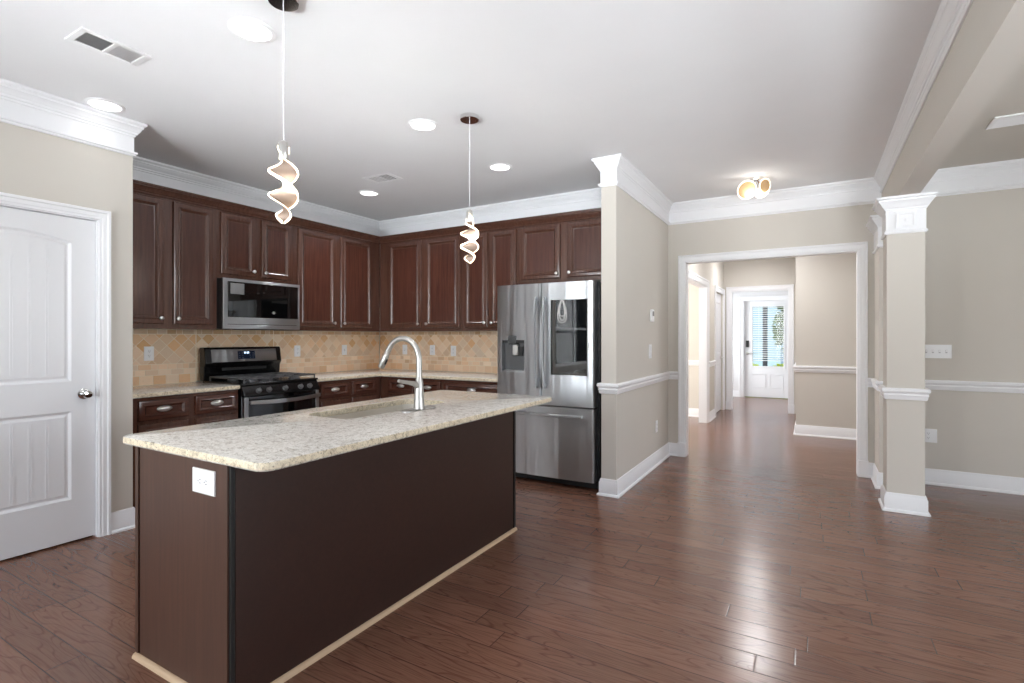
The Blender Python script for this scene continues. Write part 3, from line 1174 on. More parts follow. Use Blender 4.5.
TC = [(238, 202, 162), (243, 212, 178), (234, 192, 146), (245, 218, 188), (240, 206, 170), (226, 182, 134), (247, 224, 198), (241, 208, 174)]


def backsplash(label, loc, rotz, L, zones):
    t = thing('tile_backsplash', label, 'backsplash', loc, rotz)
    mb = MB()
    for u0, u1, z0, z1 in zones:
        mb.box(u0, u1, -0.006, 0.0, z0, z1)
    mb.build('grout', M_GROUT, t)
    rnd = random.Random(int(L * 1000))
    tiles = MB()
    cl = tiles.bm.loops.layers.float_color.new('tile')
    def tile(poly, col, u0, u1, z0, z1):
        for ax, v_, less in ((0, u0 + 0.002, False), (0, u1 - 0.002, True), (1, z0, False), (1, z1, True)):
            poly = clip(poly, ax, v_, less)
            if len(poly) < 3: return
        ar = sum(poly[i - 1][0] * poly[i][1] - poly[i][0] * poly[i - 1][1] for i in range(len(poly))) / 2
        if abs(ar) < 1e-4: return
        if ar < 0: poly = poly[::-1]
        fr = [tiles.v((u, -0.0080, v_)) for u, v_ in inset(poly, 0.0030)]
        bk = [tiles.v((u, -0.0055, v_)) for u, v_ in inset(poly, 0.0020)]
        fs = [tiles.face(fr)]
        for j in range(len(fr)):
            k = (j + 1) % len(fr)
            fs.append(tiles.face([bk[j], bk[k], fr[k], fr[j]]))
        for f in fs:
            if f:
                for lp in f.loops:
                    lp[cl] = col
    def color(bias=1.0, pale=0.0):
        c = rnd.choice(TC)
        k = rnd.uniform(0.95, 1.04) * bias
        c = tuple(min(255, (x * (1 - pale) + y * pale) * k) for x, y in zip(c, (244, 224, 204)))
        return srgb(*c)
    zb = CT1
    for u0, u1, z0, z1 in zones:
        # bottom row of squares, two rows of mixed small bricks, diagonal field, thin top border
        u = u0 - rnd.uniform(0, 0.05)
        while u < u1:
            tile(rect(u, u + 0.10, zb - 0.02, zb + 0.078), color(1.0, 0.25), u0, u1, max(z0, zb), zb + 0.078)
            u += 0.10
        for r_ in range(2):
            za = zb + 0.078 + 0.046 * r_
            u = u0 - rnd.uniform(0, 0.1)
            while u < u1:
                w_ = rnd.choice([0.05, 0.10, 0.10, 0.075])
                tile(rect(u, u + w_, za, za + 0.046), color(1.0, 0.45), u0, u1, za, za + 0.046)
                u += w_
        d0, d1 = zb + 0.170, min(z1, zb + 0.170 + 0.252)
        h = 0.0585
        i0 = int(math.floor(u0 / h)) - 2
        for i in range(i0, int(u1 / h) + 3):
            for j in range(0, 8):
                if (i + j) % 2: continue
                c = (i * h, d0 - 0.02 + j * h)
                pale = 0.5 if c[1] < d0 + 0.10 else 0.0
                tile([(c[0] - h, c[1]), (c[0], c[1] - h), (c[0] + h, c[1]), (c[0], c[1] + h)], color(0.97, pale), u0, u1, d0, d1)
        u = u0
        while u < u1 and d1 < z1:
            w_ = rnd.choice([0.05, 0.075, 0.10])
            tile(rect(u, u + w_, d1, z1), color(0.88, 0.1), u0, u1, d1, z1)
            u += w_
    tiles.build('tiles', M_TILE, t, smooth=0)
    return t


backsplash('travertine tile backsplash on the range wall, with diamond tiles', (XRANGE + 0.001, 0, 0), R90, 3.0,
           [(1.766, 2.581, CT1, 1.354), (2.581, 3.347, 0.90, 1.36), (3.347, YFRIDGE - 0.012, CT1, 1.354)])
backsplash('travertine tile backsplash on the wall left of the refrigerator', (0, YFRIDGE - 0.001, 0), 0, 2.0, [(XRANGE + 0.012, -2.52, CT1, 1.354)])


# ------------------------------------------------------------------ wall plates
def plate(name, label, loc, rotz, w_, h_, kind, cat, group):
    """kinds: 'v' upright duplex, 'h' sideways duplex, 'sN' N toggles in a row, 'r2' two stacked rockers, 'blank'"""
    t = thing(name, label, cat, loc, rotz, group)
    p = MB().panel(w_, h_, 0.006, (), 0.003, -w_ / 2, -h_ / 2, 0.0).build('plate', M_PLATE, t)
    if kind in 'vh':
        for s_ in (-1, 1):
            c = (0, s_ * 0.0195) if kind == 'v' else (s_ * 0.0195, 0)
            MB().lathe([(0.0155, 0), (0.0155, 0.0015)], (c[0], -0.006, c[1]), 'y', 16).build('socket', M_PLATE, t)
            sl_ = MB()
            for q in (-0.006, 0.006):
                if kind == 'v': sl_.box(c[0] + q - 0.001, c[0] + q + 0.001, -0.0082, -0.007, c[1] - 0.002, c[1] + 0.007)
                else: sl_.box(c[0] - 0.002, c[0] + 0.007, -0.0082, -0.007, c[1] + q - 0.001, c[1] + q + 0.001)
            sl_.lathe([(0.0025, 0.0), (0.0025, 0.0012)], (c[0] - (0 if kind == 'v' else 0.008), -0.007, c[1] - (0.008 if kind == 'v' else 0)), 'y', 8)
            sl_.build('slots', M_SLOT, t)
    elif kind[0] == 's':
        n = int(kind[1:])
        for k in range(n):
            c = (k - (n - 1) / 2) * 0.046
            bx('toggle', M_PLATE, c - 0.005, c + 0.005, -0.017, -0.006, -0.004, 0.012, parent=t, bevel=0.001)
            bx('slot', M_SLOTL, c - 0.007, c + 0.007, -0.0065, -0.0055, -0.014, 0.014, parent=t)
    elif kind == 'r2':
        for s_ in (-1, 1):
            bx('rocker', M_PLATE, -0.018, 0.018, -0.011, -0.006, s_ * 0.028 - 0.024, s_ * 0.028 + 0.024, parent=t, bevel=0.002)
    return t


GO = 'outlets on the backsplash'
xw = XRANGE + 0.0095
plate('outlet', 'white outlet on the backsplash left of the range', (xw, 2.201, 1.153), R90, 0.074, 0.118, 'v', 'outlet', GO)
plate('outlet', 'white outlet on the backsplash just right of the range', (xw, 3.625, 1.141), R90, 0.074, 0.118, 'v', 'outlet', GO)
plate('light_switch', 'white switch on the range wall backsplash near the corner', (xw, 4.265, 1.139), R90, 0.074, 0.118, 's1', 'switch', GO)
yw = YFRIDGE - 0.0095
plate('light_switch', 'white switch on the fridge wall framed inside the faucet arch', (-4.318, yw, 1.137), 0, 0.074, 0.118, 's1', 'switch', GO)
plate('outlet', 'white outlet right of the faucet on the tiled wall', (-3.891, yw, 1.136), 0, 0.074, 0.118, 'v', 'outlet', GO)
plate('outlet', 'white outlet on the tiled wall nearest the refrigerator', (-3.584, yw, 1.130), 0, 0.074, 0.118, 'v', 'outlet', GO)
GS = 'plates on the beige walls'
plate('light_switch', 'white two-rocker switch plate on the stub wall above the chair rail', (XS + 0.0005, 5.04, 1.15), R90, 0.085, 0.135, 'r2', 'switch', GS)
plate('outlet', 'white outlet low on the stub wall right of the refrigerator', (XS + 0.0005, 5.277, 0.385), R90, 0.074, 0.118, 'v', 'outlet', GS)
plate('light_switch', 'wide white switch plate on the wall right of the column', (0.930, YH - 0.0005, 1.164), 0, 0.21, 0.118, 's4', 'switch', GS)
plate('outlet', 'white outlet low on the wall right of the column', (0.876, YH - 0.0005, 0.425), 0, 0.12, 0.118, 'v', 'outlet', GS)
plate('light_switch', 'white switch plate beside the front door in the foyer', (-1.46, 12.1495, 1.16), 0, 0.12, 0.12, 's2', 'switch', GS)
th = thing('thermostat', 'slim white thermostat high on the stub wall', 'thermostat', (XS + 0.0005, 5.08, 1.50), R90)
bx('case', M_PLATE, -0.04, 0.04, -0.022, 0, -0.06, 0.06, parent=th, bevel=0.005)
bx('screen', M_KNOBGREY, -0.028, 0.028, -0.0235, -0.022, -0.005, 0.04, parent=th)

# ------------------------------------------------------------------ island
IX0, IX1, IY0, IY1 = -2.370, -1.722, 1.050, 3.018
isl = thing('island_cabinet', 'dark brown kitchen island base with plain wood panels', 'kitchen island', (0, 0, 0))
b = MB().box(IX0 + 0.02, IX1 - 0.02, IY0 + 0.02, IY1 - 0.02, 0.10, 0.62)
b.box(IX0 + 0.02, IX0 + 0.026, IY0 + 0.02, IY1 - 0.02, 0.62, 0.853).box(IX1 - 0.04, IX1 - 0.02, IY0 + 0.02, IY1 - 0.02, 0.62, 0.853)
b.box(IX0 + 0.04, IX1 - 0.04, IY0 + 0.02, IY0 + 0.04, 0.62, 0.853).box(IX0 + 0.04, IX1 - 0.04, IY1 - 0.04, IY1 - 0.02, 0.62, 0.853)
b.box(IX0 + 0.06, IX1 - 0.03, IY0 + 0.03, IY1 - 0.03, 0.0, 0.10)
b.build('body', M_ISL, isl)
bx('end_panel', M_ISL, IX0 + 0.030, IX1 - 0.032, IY0 + 0.004, IY0 + 0.0195, 0.0, 0.853, parent=isl, bevel=0.001)
bx('back_panel', M_ISLB, IX1 - 0.0195, IX1 - 0.004, IY0 + 0.022, IY1 - 0.026, 0.0, 0.853, parent=isl, bevel=0.001)
bx('far_end_panel', M_ISL, IX0 + 0.022, IX1 - 0.022, IY1 - 0.0195, IY1 - 0.004, 0.0, 0.853, parent=isl)
for a in ((IX0, IX0 + 0.022, IY0, IY0 + 0.0195), (IX1 - 0.030, IX1 - 0.017, IY0, IY0 + 0.0195)):
    bx('corner_stile', M_ISL, *a, 0.0, 0.853, parent=isl, bevel=0.001)
bx('corner_gap_shade', M_BLKMAT, IX1 - 0.0165, IX1 - 0.004, IY0 + 0.006, IY0 + 0.0195, 0.0, 0.853, parent=isl)  # black filler standing in for the shade inside the gap
bx('far_stile', M_BLKMAT, IX1 - 0.0195, IX1, IY1 - 0.022, IY1, 0.0, 0.853, parent=isl)
for k in range(4):             # cabinet fronts on the working side
    y0 = IY0 + 0.04 + k * 0.473
    W_ = 0.458
    pd = MB()
    pd.M = Matrix.Translation((IX0 + 0.019, y0 + W_, 0)) @ Matrix.Rotation(-R90, 4, 'Z')
    pd.panel(W_, 0.55, 0.019, [(rect(0.05, W_ - 0.05, 0.05, 0.5), CPROF)], 0.006, 0, 0.12, 0)
    pd.build('door', M_CAB, isl)
    pd = MB()
    pd.M = Matrix.Translation((IX0 + 0.019, y0 + W_, 0)) @ Matrix.Rotation(-R90, 4, 'Z')
    pd.panel(W_, 0.145, 0.019, [(rect(0.03, W_ - 0.03, 0.03, 0.115), DRPROF)], 0.006, 0, 0.69, 0)
    pd.build('drawer_front', M_CAB, isl)
SH = [(0, 0.0), (0.017, 0.0), (0.016, 0.008), (0.011, 0.015), (0.003, 0.019), (0, 0.019)]
# quarter round: the outside of the island lies to the right of this path, so d is negated
MB().sweep([(-q, z) for q, z in SH], [(IX0 + 0.004, IY0 + 0.003), (IX1 - 0.003, IY0 + 0.003), (IX1 - 0.003, IY1)]).build('shoe_moulding', M_RAWWOOD, isl)
isl.children[-1]['label'] = 'unpainted light wood shoe moulding'

SKX0, SKX1, SKY0, SKY1 = -2.295, -1.965, 1.79, 2.60
ITOP = rrect(-2.462, -1.512, 1.028, 3.178, 0.055, 7)
o = slab(ITOP, 0.855, 0.886, 0.006, rrect(SKX0, SKX1, SKY0, SKY1, 0.07, 6)).build('island_countertop', [M_GRAN, M_GRANE])
tag(o, 'long speckled granite top with rounded corners on the island', 'countertop')
plate('outlet', 'white sideways outlet on the near end of the island', ((IX0 + IX1) / 2 + 0.165, IY0 + 0.0035, 0.774), 0, 0.138, 0.088, 'h', 'outlet', None)

sk = thing('sink', 'stainless undermount sink set in the island top', 'sink', ((SKX0 + SKX1) / 2, (SKY0 + SKY1) / 2, 0.66))
hx, hy = (SKX1 - SKX0) / 2, (SKY1 - SKY0) / 2
mb = MB()
rs = []
for ins, z in ((-0.028, 0.1945), (-0.028, 0.1925), (-0.004, 0.1925), (-0.006, 0.10), (-0.002, 0.035), (0.02, 0.008), (0.04, 0.004)):
    rs.append([(x, y, z) for x, y in inset(rrect(-hx, hx, -hy, hy, 0.075, 6), ins)])
mb.rings(rs, cap=False)
mb.face([mb.v(p) for p in rs[-1]])
so = mb.build('bowl', M_SINK, sk)
md = so.modifiers.new('shell', 'SOLIDIFY'); md.thickness = 0.0012; md.offset = -1
MB().lathe([(0.045, 0), (0.045, 0.002), (0.03, 0.003), (0.028, 0.001)], (0, 0, 0.0045), 'z', 20).build('drain', M_CHROME, sk)

# faucet
FXC, FYC, FZC = -1.893, 2.235, 0.886
fc = thing('faucet', 'tall brushed nickel gooseneck faucet with side lever on the island', 'faucet', (FXC, FYC, FZC))
mb = MB()
pl = [(0.030 * math.cos(a), 0.030 * math.sin(a) + (0.10 if math.sin(a) > 0 else -0.10)) for a in [2 * PI * k / 32 for k in range(32)]]
mb.rings([[(x * s_, y * (1 if s_ == 1 else 0.985), z) for x, y in pl] for s_, z in ((1, 0), (1, 0.004), (0.86, 0.007))])
mb.build('deck_plate', M_FAUCET, fc)
MB().lathe([(0.032, 0.006), (0.031, 0.014), (0.028, 0.05), (0.0255, 0.09), (0.025, 0.125), (0.022, 0.155), (0.017, 0.178)], (0, 0, 0), 'z', 24).build('body', M_FAUCET, fc)
pts = [(0, 0, 0.15), (0, 0, 0.20), (0, 0, 0.265)]
R_ = 0.120
for k in range(1, 17):
    a = PI * k / 16 * 0.86
    pts.append((-R_ + R_ * math.cos(a), 0, 0.276 + R_ * math.sin(a)))
ex = Vector(pts[-1]) - Vector(pts[-2]); ex.normalize()
e1 = Vector(pts[-1]) + ex * 0.03
pts.append(tuple(e1))
MB().tube(pts, 0.0155, 14).build('neck', M_FAUCET, fc)
e2 = e1 + ex * 0.085
hd = MB().tube([tuple(e1 - ex * 0.002), tuple(e1 + ex * 0.012), tuple(e1 + ex * 0.065), tuple(e2)], [0.0160, 0.0185, 0.0195, 0.0175], 16)
hd = hd.build('spray_head', M_FAUCET, fc)
pb = Vector((e1 + ex * 0.045))
MB().tube([tuple(pb + Vector((0.013, 0, 0)) - ex * 0.022), tuple(pb + Vector((0.0185, 0, -0.002)) - ex * 0.012), tuple(pb + Vector((0.0185, 0, -0.002)) + ex * 0.012), tuple(pb + Vector((0.013, 0, 0)) + ex * 0.022)], [0.004, 0.007, 0.007, 0.004], 10).build('spray_button', M_BLKMAT, hd)
MB().tube([(0, 0.004, 0.125), (0, -0.018, 0.136), (0, -0.045, 0.149), (0, -0.085, 0.157), (0, -0.135, 0.165), (0, -0.165, 0.172)], [0.017, 0.017, 0.014, 0.0105, 0.0095, 0.0085], 14).build('lever', M_FAUCET, fc)

# ------------------------------------------------------------------ range
rg = thing('range', 'black and stainless gas range between the two base cabinets', 'range', (-4.06, 2.592, 0), R90)
RW = 0.752                     # local: x along the wall, y into the wall, front at y=0
bx('body', M_BLACK, 0.0, RW, 0.03, 0.645, 0.06, 0.885, parent=rg, bevel=0.004)
bx('base', M_BLKMAT, 0.02, RW - 0.02, 0.07, 0.6, 0.0, 0.06, parent=rg)
mb = MB()
mb.rings([[(x, 0.04, 0.792), (x, -0.012, 0.796), (x, -0.010, 0.812), (x, 0.028, 0.880), (x, 0.04, 0.884)] for x in (0.0, RW)])
cp = mb.build('control_panel', M_BLACK, rg, bevel=0.003)
for x in (0.132, 0.228, 0.388, 0.546, 0.645):
    mb = MB()
    mb.M = Matrix.Translation((x, 0.004, 0.832)) @ Matrix.Rotation(math.radians(-25), 4, 'X')
    mb.lathe([(0.024, 0), (0.024, 0.006), (0.020, 0.009), (0.019, 0.026), (0.016, 0.029)], (0, 0, 0), 'y', 20)
    mb.box(-0.004, 0.004, -0.036, -0.024, -0.018, 0.018)
    mb.build('knob', M_KNOBGREY, cp)
dr = MB()
for a in ((0.004, 0.040, 0.24, 0.788), (RW - 0.040, RW - 0.004, 0.24, 0.788), (0.040, RW - 0.040, 0.24, 0.30)):
    dr.box(a[0], a[1], -0.006, 0.03, a[2], a[3])
dr = dr.build('oven_door', M_STEEL, rg, bevel=0.002)
bx('window', M_GLASSB, 0.0395, RW - 0.0395, -0.004, 0.02, 0.2995, 0.788, parent=dr)
hp = [(0.030 + (RW - 0.06) * k / 12, -0.046 - 0.016 * math.sin(PI * k / 12), 0.748 - 0.012 * math.sin(PI * k / 12)) for k in range(13)]
hb = MB()
hb.rings([[(x, y - 0.010, z - 0.016), (x, y - 0.013, z), (x, y - 0.010, z + 0.016), (x, y + 0.004, z + 0.016), (x, y + 0.004, z - 0.016)] for x, y, z in hp])
for x in (0.06, RW - 0.06):
    hb.box(x - 0.012, x + 0.012, -0.045, -0.003, 0.736, 0.756)
hb.build('handle', M_STEEL, dr)
dwr = bx('storage_drawer', M_STEEL, 0.004, RW - 0.004, -0.006, 0.03, 0.07, 0.232, parent=rg, bevel=0.003)
bx('cooktop', M_BLACK, -0.006, RW + 0.006, 0.015, 0.59, 0.885, 0.903, parent=rg, bevel=0.005)
bn = [(0.17, 0.15, 0.040), (0.17, 0.43, 0.034), (0.382, 0.29, 0.045), (0.595, 0.15, 0.044), (0.595, 0.43, 0.032)]
for x, y, r in bn:
    MB().lathe([(r * 1.25, 0), (r * 1.2, 0.008), (r, 0.009), (r, 0.018), (r * 0.85, 0.022)], (x, y, 0.903), 'z', 20).build('burner', M_IRON, rg)
for gx0_, gx1_ in ((0.025, 0.272), (0.280, 0.485), (0.493, 0.740)):
    g = MB()
    y0, y1, zt, th_ = 0.035, 0.540, 0.942, 0.011
    for x in (gx0_, gx1_ - th_):
        g.box(x, x + th_, y0, y1, zt - 0.012, zt)
    for y in (y0, (y0 + y1) / 2 - th_ / 2, y1 - th_):
        g.box(gx0_ + th_, gx1_ - th_, y, y + th_, zt - 0.012, zt)
    xm = (gx0_ + gx1_) / 2
    g.box(xm - th_ / 2, xm + th_ / 2, y0 + th_, y1 - th_, zt - 0.012, zt)
    for y in (0.13, 0.18, 0.41, 0.46):
        g.box(gx0_ + th_, xm - 0.04, y, y + th_, zt - 0.010, zt + 0.001)
        g.box(xm + 0.04, gx1_ - th_, y, y + th_, zt - 0.010, zt + 0.001)
    for x in (gx0_, gx1_ - th_):
        for y in (y0, y1 - th_):
            g.box(x, x + th_, y, y + th_, 0.903, zt - 0.012)
    g.build('grate', M_IRON, rg, bevel=0.002)
bgd = MB()
bgd.rings([[(x, 0.645, 0.90), (x, 0.585, 0.90), (x, 0.575, 1.02), (x, 0.565, 1.035), (x, 0.551, 1.055), (x, 0.571, 1.185), (x, 0.583, 1.196), (x, 0.645, 1.196)] for x in (0.0, RW)])
bgd = bgd.build('backguard', M_BLACK, rg, bevel=0.006)
mb = MB()
mb.rings([[(x, 0.5500, 1.063), (x, 0.5670, 1.176), (x, 0.572, 1.176), (x, 0.555, 1.063)] for x in (0.055, RW - 0.055)])
fp = mb.build('fascia', M_STEELD, bgd)
mb = MB()
mb.rings([[(x, 0.5520, 1.085), (x, 0.5635, 1.160), (x, 0.566, 1.160), (x, 0.5550, 1.085)] for x in (0.300, 0.470)])
mb.build('display', M_DISPLAY, bgd)
dg = MB()
for x in (0.362, 0.374, 0.390, 0.402):
    dg.rings([[(q, 0.5592, 1.135), (q, 0.5619, 1.152), (q, 0.564, 1.152), (q, 0.5615, 1.135)] for q in (x, x + 0.008)])
dg.build('digits', M_DIGIT, bgd)
bt = MB()
for x in (0.315, 0.345, 0.420, 0.450):
    for z in (1.098, 1.118, 1.140):
        bt.box(x - 0.006, x + 0.006, 0.5512 + (z - 1.085) * 0.153, 0.557 + (z - 1.085) * 0.153, z - 0.003, z + 0.003)
bt.build('buttons', M_KNOBGREY, bgd)
MB().box(0.16, 0.60, 0.572, 0.578, 0.985, 1.010).build('vent_slot', M_KICK, bgd)

# ------------------------------------------------------------------ microwave
mw = thing('microwave', 'stainless over-the-range microwave with black glass door', 'microwave', (-4.34, 2.582, 1.362), R90)
MWW, MWH = 0.760, 0.434
bx('body', M_BLKMAT, 0.0, MWW, 0.012, 0.408, 0.0, MWH, parent=mw, bevel=0.003)
dr = MB()
for a in ((0.0, MWW, 0.0, 0.036), (0.0, MWW, MWH - 0.026, MWH), (0.0, 0.040, 0.036, MWH - 0.026), (MWW - 0.022, MWW, 0.036, MWH - 0.026)):
    dr.box(a[0], a[1], -0.010, 0.012, a[2], a[3])
dr.rings([[(x, -0.010, 0.040), (x, -0.012, 0.100), (x, 0.010, 0.100), (x, 0.010, 0.040)] for x in (0.040, MWW - 0.022)])
dr = dr.build('door', M_STEEL, mw, bevel=0.003)
bx('window', M_GLASSB, 0.041, MWW - 0.023, -0.013, 0.008, 0.101, MWH - 0.027, parent=dr, bevel=0.002)
bx('display', M_STEELD, 0.060, 0.185, -0.0142, -0.012, 0.30, 0.395, parent=dr)
lg = MB().lathe([(0.014, 0), (0.014, 0.0012)], (0.475, -0.013, 0.150), 'y', 16)
lg.box(0.452, 0.498, -0.0140, -0.013, 0.1485, 0.1515)
lg.build('emblem', M_NICKEL, dr)
MB().box(0.10, 0.66, 0.06, 0.34, -0.006, 0.0).build('bottom_grille', M_BLKMAT, mw)

# ------------------------------------------------------------------ refrigerator
FRX0, FRX1, FRY, FRH = -2.524, -1.574, 4.072, 1.760
fr = thing('refrigerator', 'tall stainless french door refrigerator with ice dispenser and dark glass pane', 'refrigerator', (FRX0, FRY, 0))
FW_ = FRX1 - FRX0
bx('body', M_BLKMAT, 0.006, FW_ + 0.022, 0.085, 0.765, 0.045, 1.735, parent=fr, bevel=0.004)
bx('kick_grille', M_KICK, 0.01, FW_ + 0.01, 0.06, 0.4, 0.012, 0.060, parent=fr)
for x in (0.03, FW_ - 0.05):
    bx('hinge_cover', M_BLKMAT, x - 0.02, x + 0.06, 0.09, 0.24, 1.735, 1.756, parent=fr, bevel=0.004)
    MB().lathe([(0.025, 0), (0.025, 0.045)], (x + 0.02, 0.16, 0), 'z', 12).build('foot', M_BLKMAT, fr)


def bow(x):                    # gentle convex front of the doors
    t = (x / FW_) * 2 - 1
    return -0.014 * (1 - t * t)


def fdoor(name, x0, x1, z0, z1, cut=None, n=14, end=True):
    """a curved front door panel with rounded side edges; cut = (x0, x1, z0, z1) opening"""
    mb = MB()
    xs = [x0 + (x1 - x0) * k / n for k in range(n + 1)]
    zs = [z0, z1]
    if cut:
        xs = sorted(set([x for x in xs if not (cut[0] - 0.012 < x < cut[0] + 0.012 or cut[1] - 0.012 < x < cut[1] + 0.012)] + [cut[0], cut[1], x0, x1]))
        zs = [z0, cut[2], cut[3], z1]
    def fy(x):
        y = bow(x)
        e = min(x - x0, x1 - x)
        if e < 0.012:
            y += (0.012 - e) * 0.9
        return y
    xs = sorted(set(xs + [x0 + 0.004, x0 + 0.012, x1 - 0.012, x1 - 0.004]))
    V = {}
    for i, x in enumerate(xs):
        for j, z in enumerate(zs):
            V[i, j] = mb.v((x, fy(x), z))
    for i in range(len(xs) - 1):
        for j in range(len(zs) - 1):
            if cut and j == 1 and cut[0] - 1e-6 <= xs[i] and xs[i + 1] <= cut[1] + 1e-6:
                continue
            mb.face([V[i, j], V[i + 1, j], V[i + 1, j + 1], V[i, j + 1]])
    bk = {}
    for i, x in enumerate(xs):
        for j in (0, len(zs) - 1):
            bk[i, j] = mb.v((x, 0.078, zs[j]))
    J = len(zs) - 1
    for i in range(len(xs) - 1):
        mb.face([V[i, 0], bk[i, 0], bk[i + 1, 0], V[i + 1, 0]])
        mb.face([V[i, J], V[i + 1, J], bk[i + 1, J], bk[i, J]])
        mb.face([bk[i, 0], bk[i, J], bk[i + 1, J], bk[i + 1, 0]])
    for i in (0, len(xs) - 1):
        mb.face([V[i, j] for j in range(J + 1)] + [bk[i, J], bk[i, 0]])
    if cut:                    # lip round the opening
        ca = [i for i, x in enumerate(xs) if cut[0] - 1e-6 <= x <= cut[1] + 1e-6]
        for i in ca[:-1]:
            for j in (1, 2):
                p, q = V[i, j], V[i + 1, j]
                mb.face([p, q, mb.v((xs[i + 1], 0.05, zs[j])), mb.v((xs[i], 0.05, zs[j]))])
        for i in (ca[0], ca[-1]):
            mb.face([V[i, 1], V[i, 2], mb.v((xs[i], 0.05, zs[2])), mb.v((xs[i], 0.05, zs[1]))])
    bmesh.ops.remove_doubles(mb.bm, verts=mb.bm.verts[:], dist=1e-5)
    return mb.build(name, M_STEEL, fr, smooth=30)


ZF = 0.692
xm = 0.462
dl = fdoor('left_door', 0.0, xm - 0.003, ZF + 0.006, FRH, (0.060, 0.295, 0.975, 1.262))
DG = (0.560, 0.892, 0.962, 1.610)
drr = fdoor('right_door', xm + 0.003, FW_, ZF + 0.006, FRH, DG)
dz = fdoor('freezer_drawer', 0.0, FW_, 0.072, ZF - 0.006)
# dispenser
dp = MB()
dp.box(0.060, 0.295, 0.044, 0.050, 0.975, 1.262)
dp.build('dispenser_back', M_RECESS, dl)
fl = MB().rings([[(x, -0.004, 0.976), (x, 0.044, 0.976), (x, 0.044, 0.992), (x, 0.0, 0.984)] for x in (0.062, 0.293)])
fl.build('drip_tray', M_STEEL, dl)
bx('dispenser_head', M_GLASSB, 0.125, 0.215, -0.014, 0.043, 1.225, 1.300, parent=dl, bevel=0.004)
bx('dispenser_top', M_BLKMAT, 0.061, 0.294, 0.0, 0.043, 1.236, 1.261, parent=dl)
MB().rings([[(x0, 0.040, 1.205), (x1, 0.040, 1.205), (x1 - 0.006, 0.018, 1.205), (x0 + 0.006, 0.018, 1.205)] if z else [(x0 + 0.01, 0.040, 1.12), (x1 - 0.01, 0.040, 1.12), (x1 - 0.012, 0.020, 1.12), (x0 + 0.012, 0.020, 1.12)]
            for z, x0, x1 in ((0, 0.175, 0.265), (1, 0.165, 0.275))]).build('paddle', M_BLKMAT, dl)
bx('ice_chute', M_NICKEL, 0.160, 0.215, 0.008, 0.040, 1.125, 1.224, parent=dl, bevel=0.006)
fb = MB()
for a in ((0.048, 0.056, 0.955, 1.44), (0.299, 0.307, 0.955, 1.44)):
    fb.box(a[0], a[1], bow(a[0]) - 0.0015, bow(a[0]) + 0.004, a[2], a[3])
for z in (0.955, 1.436):
    fb.rings([[(x, bow(x) - 0.0015, z), (x, bow(x) + 0.004, z), (x, bow(x) + 0.004, z + 0.005), (x, bow(x) - 0.0015, z + 0.005)] for x in [0.056 + 0.243 * k / 8 for k in range(9)]])
fb.build('dispenser_frame', M_STEEL, dl)
# glass pane
gp = MB().rings([[(x, -0.003, DG[2] + 0.001), (x, 0.010, DG[2] + 0.001), (x, 0.010, DG[3] - 0.001), (x, -0.003, DG[3] - 0.001)] for x in (DG[0] + 0.001, DG[1] - 0.001)])
gp.build('glass_pane', M_FRIDGEGLASS, drr)
rim = MB()
for a in ((DG[0] - 0.008, DG[0], DG[2] - 0.008, DG[3] + 0.008), (DG[1], DG[1] + 0.008, DG[2] - 0.008, DG[3] + 0.008)):
    xc = (a[0] + a[1]) / 2
    rim.box(a[0], a[1], bow(xc) - 0.004, bow(xc) + 0.01, a[2], a[3])
for z in (DG[2] - 0.008, DG[3]):
    rim.rings([[(x, bow(x) - 0.004, z), (x, bow(x) + 0.01, z), (x, bow(x) + 0.01, z + 0.008), (x, bow(x) - 0.004, z + 0.008)] for x in [DG[0] + (DG[1] - DG[0]) * k / 8 for k in range(9)]])
rim.build('pane_rim', M_STEEL, drr)


def vhandle(parent, x):
    pts, n = [], 16
    for k in range(n + 1):
        t = k / n
        z = 0.845 + (1.640 - 0.845) * t
        pts.append((x, bow(x) - 0.030 - 0.028 * math.sin(PI * t), z))
    mb = MB()
    mb.rings([[(px - 0.011, py + 0.010, pz), (px - 0.012, py - 0.004, pz), (px - 0.008, py - 0.012, pz), (px + 0.008, py - 0.012, pz), (px + 0.012, py - 0.004, pz), (px + 0.011, py + 0.010, pz)] for px, py, pz in pts])
    for z in (0.855, 1.605):
        mb.box(x - 0.010, x + 0.010, bow(x) - 0.040, bow(x) + 0.004, z, z + 0.025)
    mb.build('handle', M_STEEL, parent)


vhandle(dl, xm - 0.040)
vhandle(drr, xm + 0.044)
pts = [(0.19 + (FW_ - 0.285) * k / 16, 0, 0.617) for k in range(17)]
mb = MB()
mb.rings([[(x, bow(x) - 0.030 - 0.012 * math.sin(PI * k / 16), z - 0.014), (x, bow(x) - 0.045 - 0.012 * math.sin(PI * k / 16), z - 0.008), (x, bow(x) - 0.045 - 0.012 * math.sin(PI * k / 16), z + 0.008), (x, bow(x) - 0.030 - 0.012 * math.sin(PI * k / 16), z + 0.014), (x, bow(x) - 0.026 - 0.012 * math.sin(PI * k / 16), z)] for k, (x, y, z) in enumerate(pts)])
for x in (0.205, FW_ - 0.11):
    mb.box(x - 0.012, x + 0.012, bow(x) - 0.034, bow(x) + 0.004, 0.607, 0.627)
mb.build('handle', M_STEEL, dz)

# ------------------------------------------------------------------ ceiling fixtures


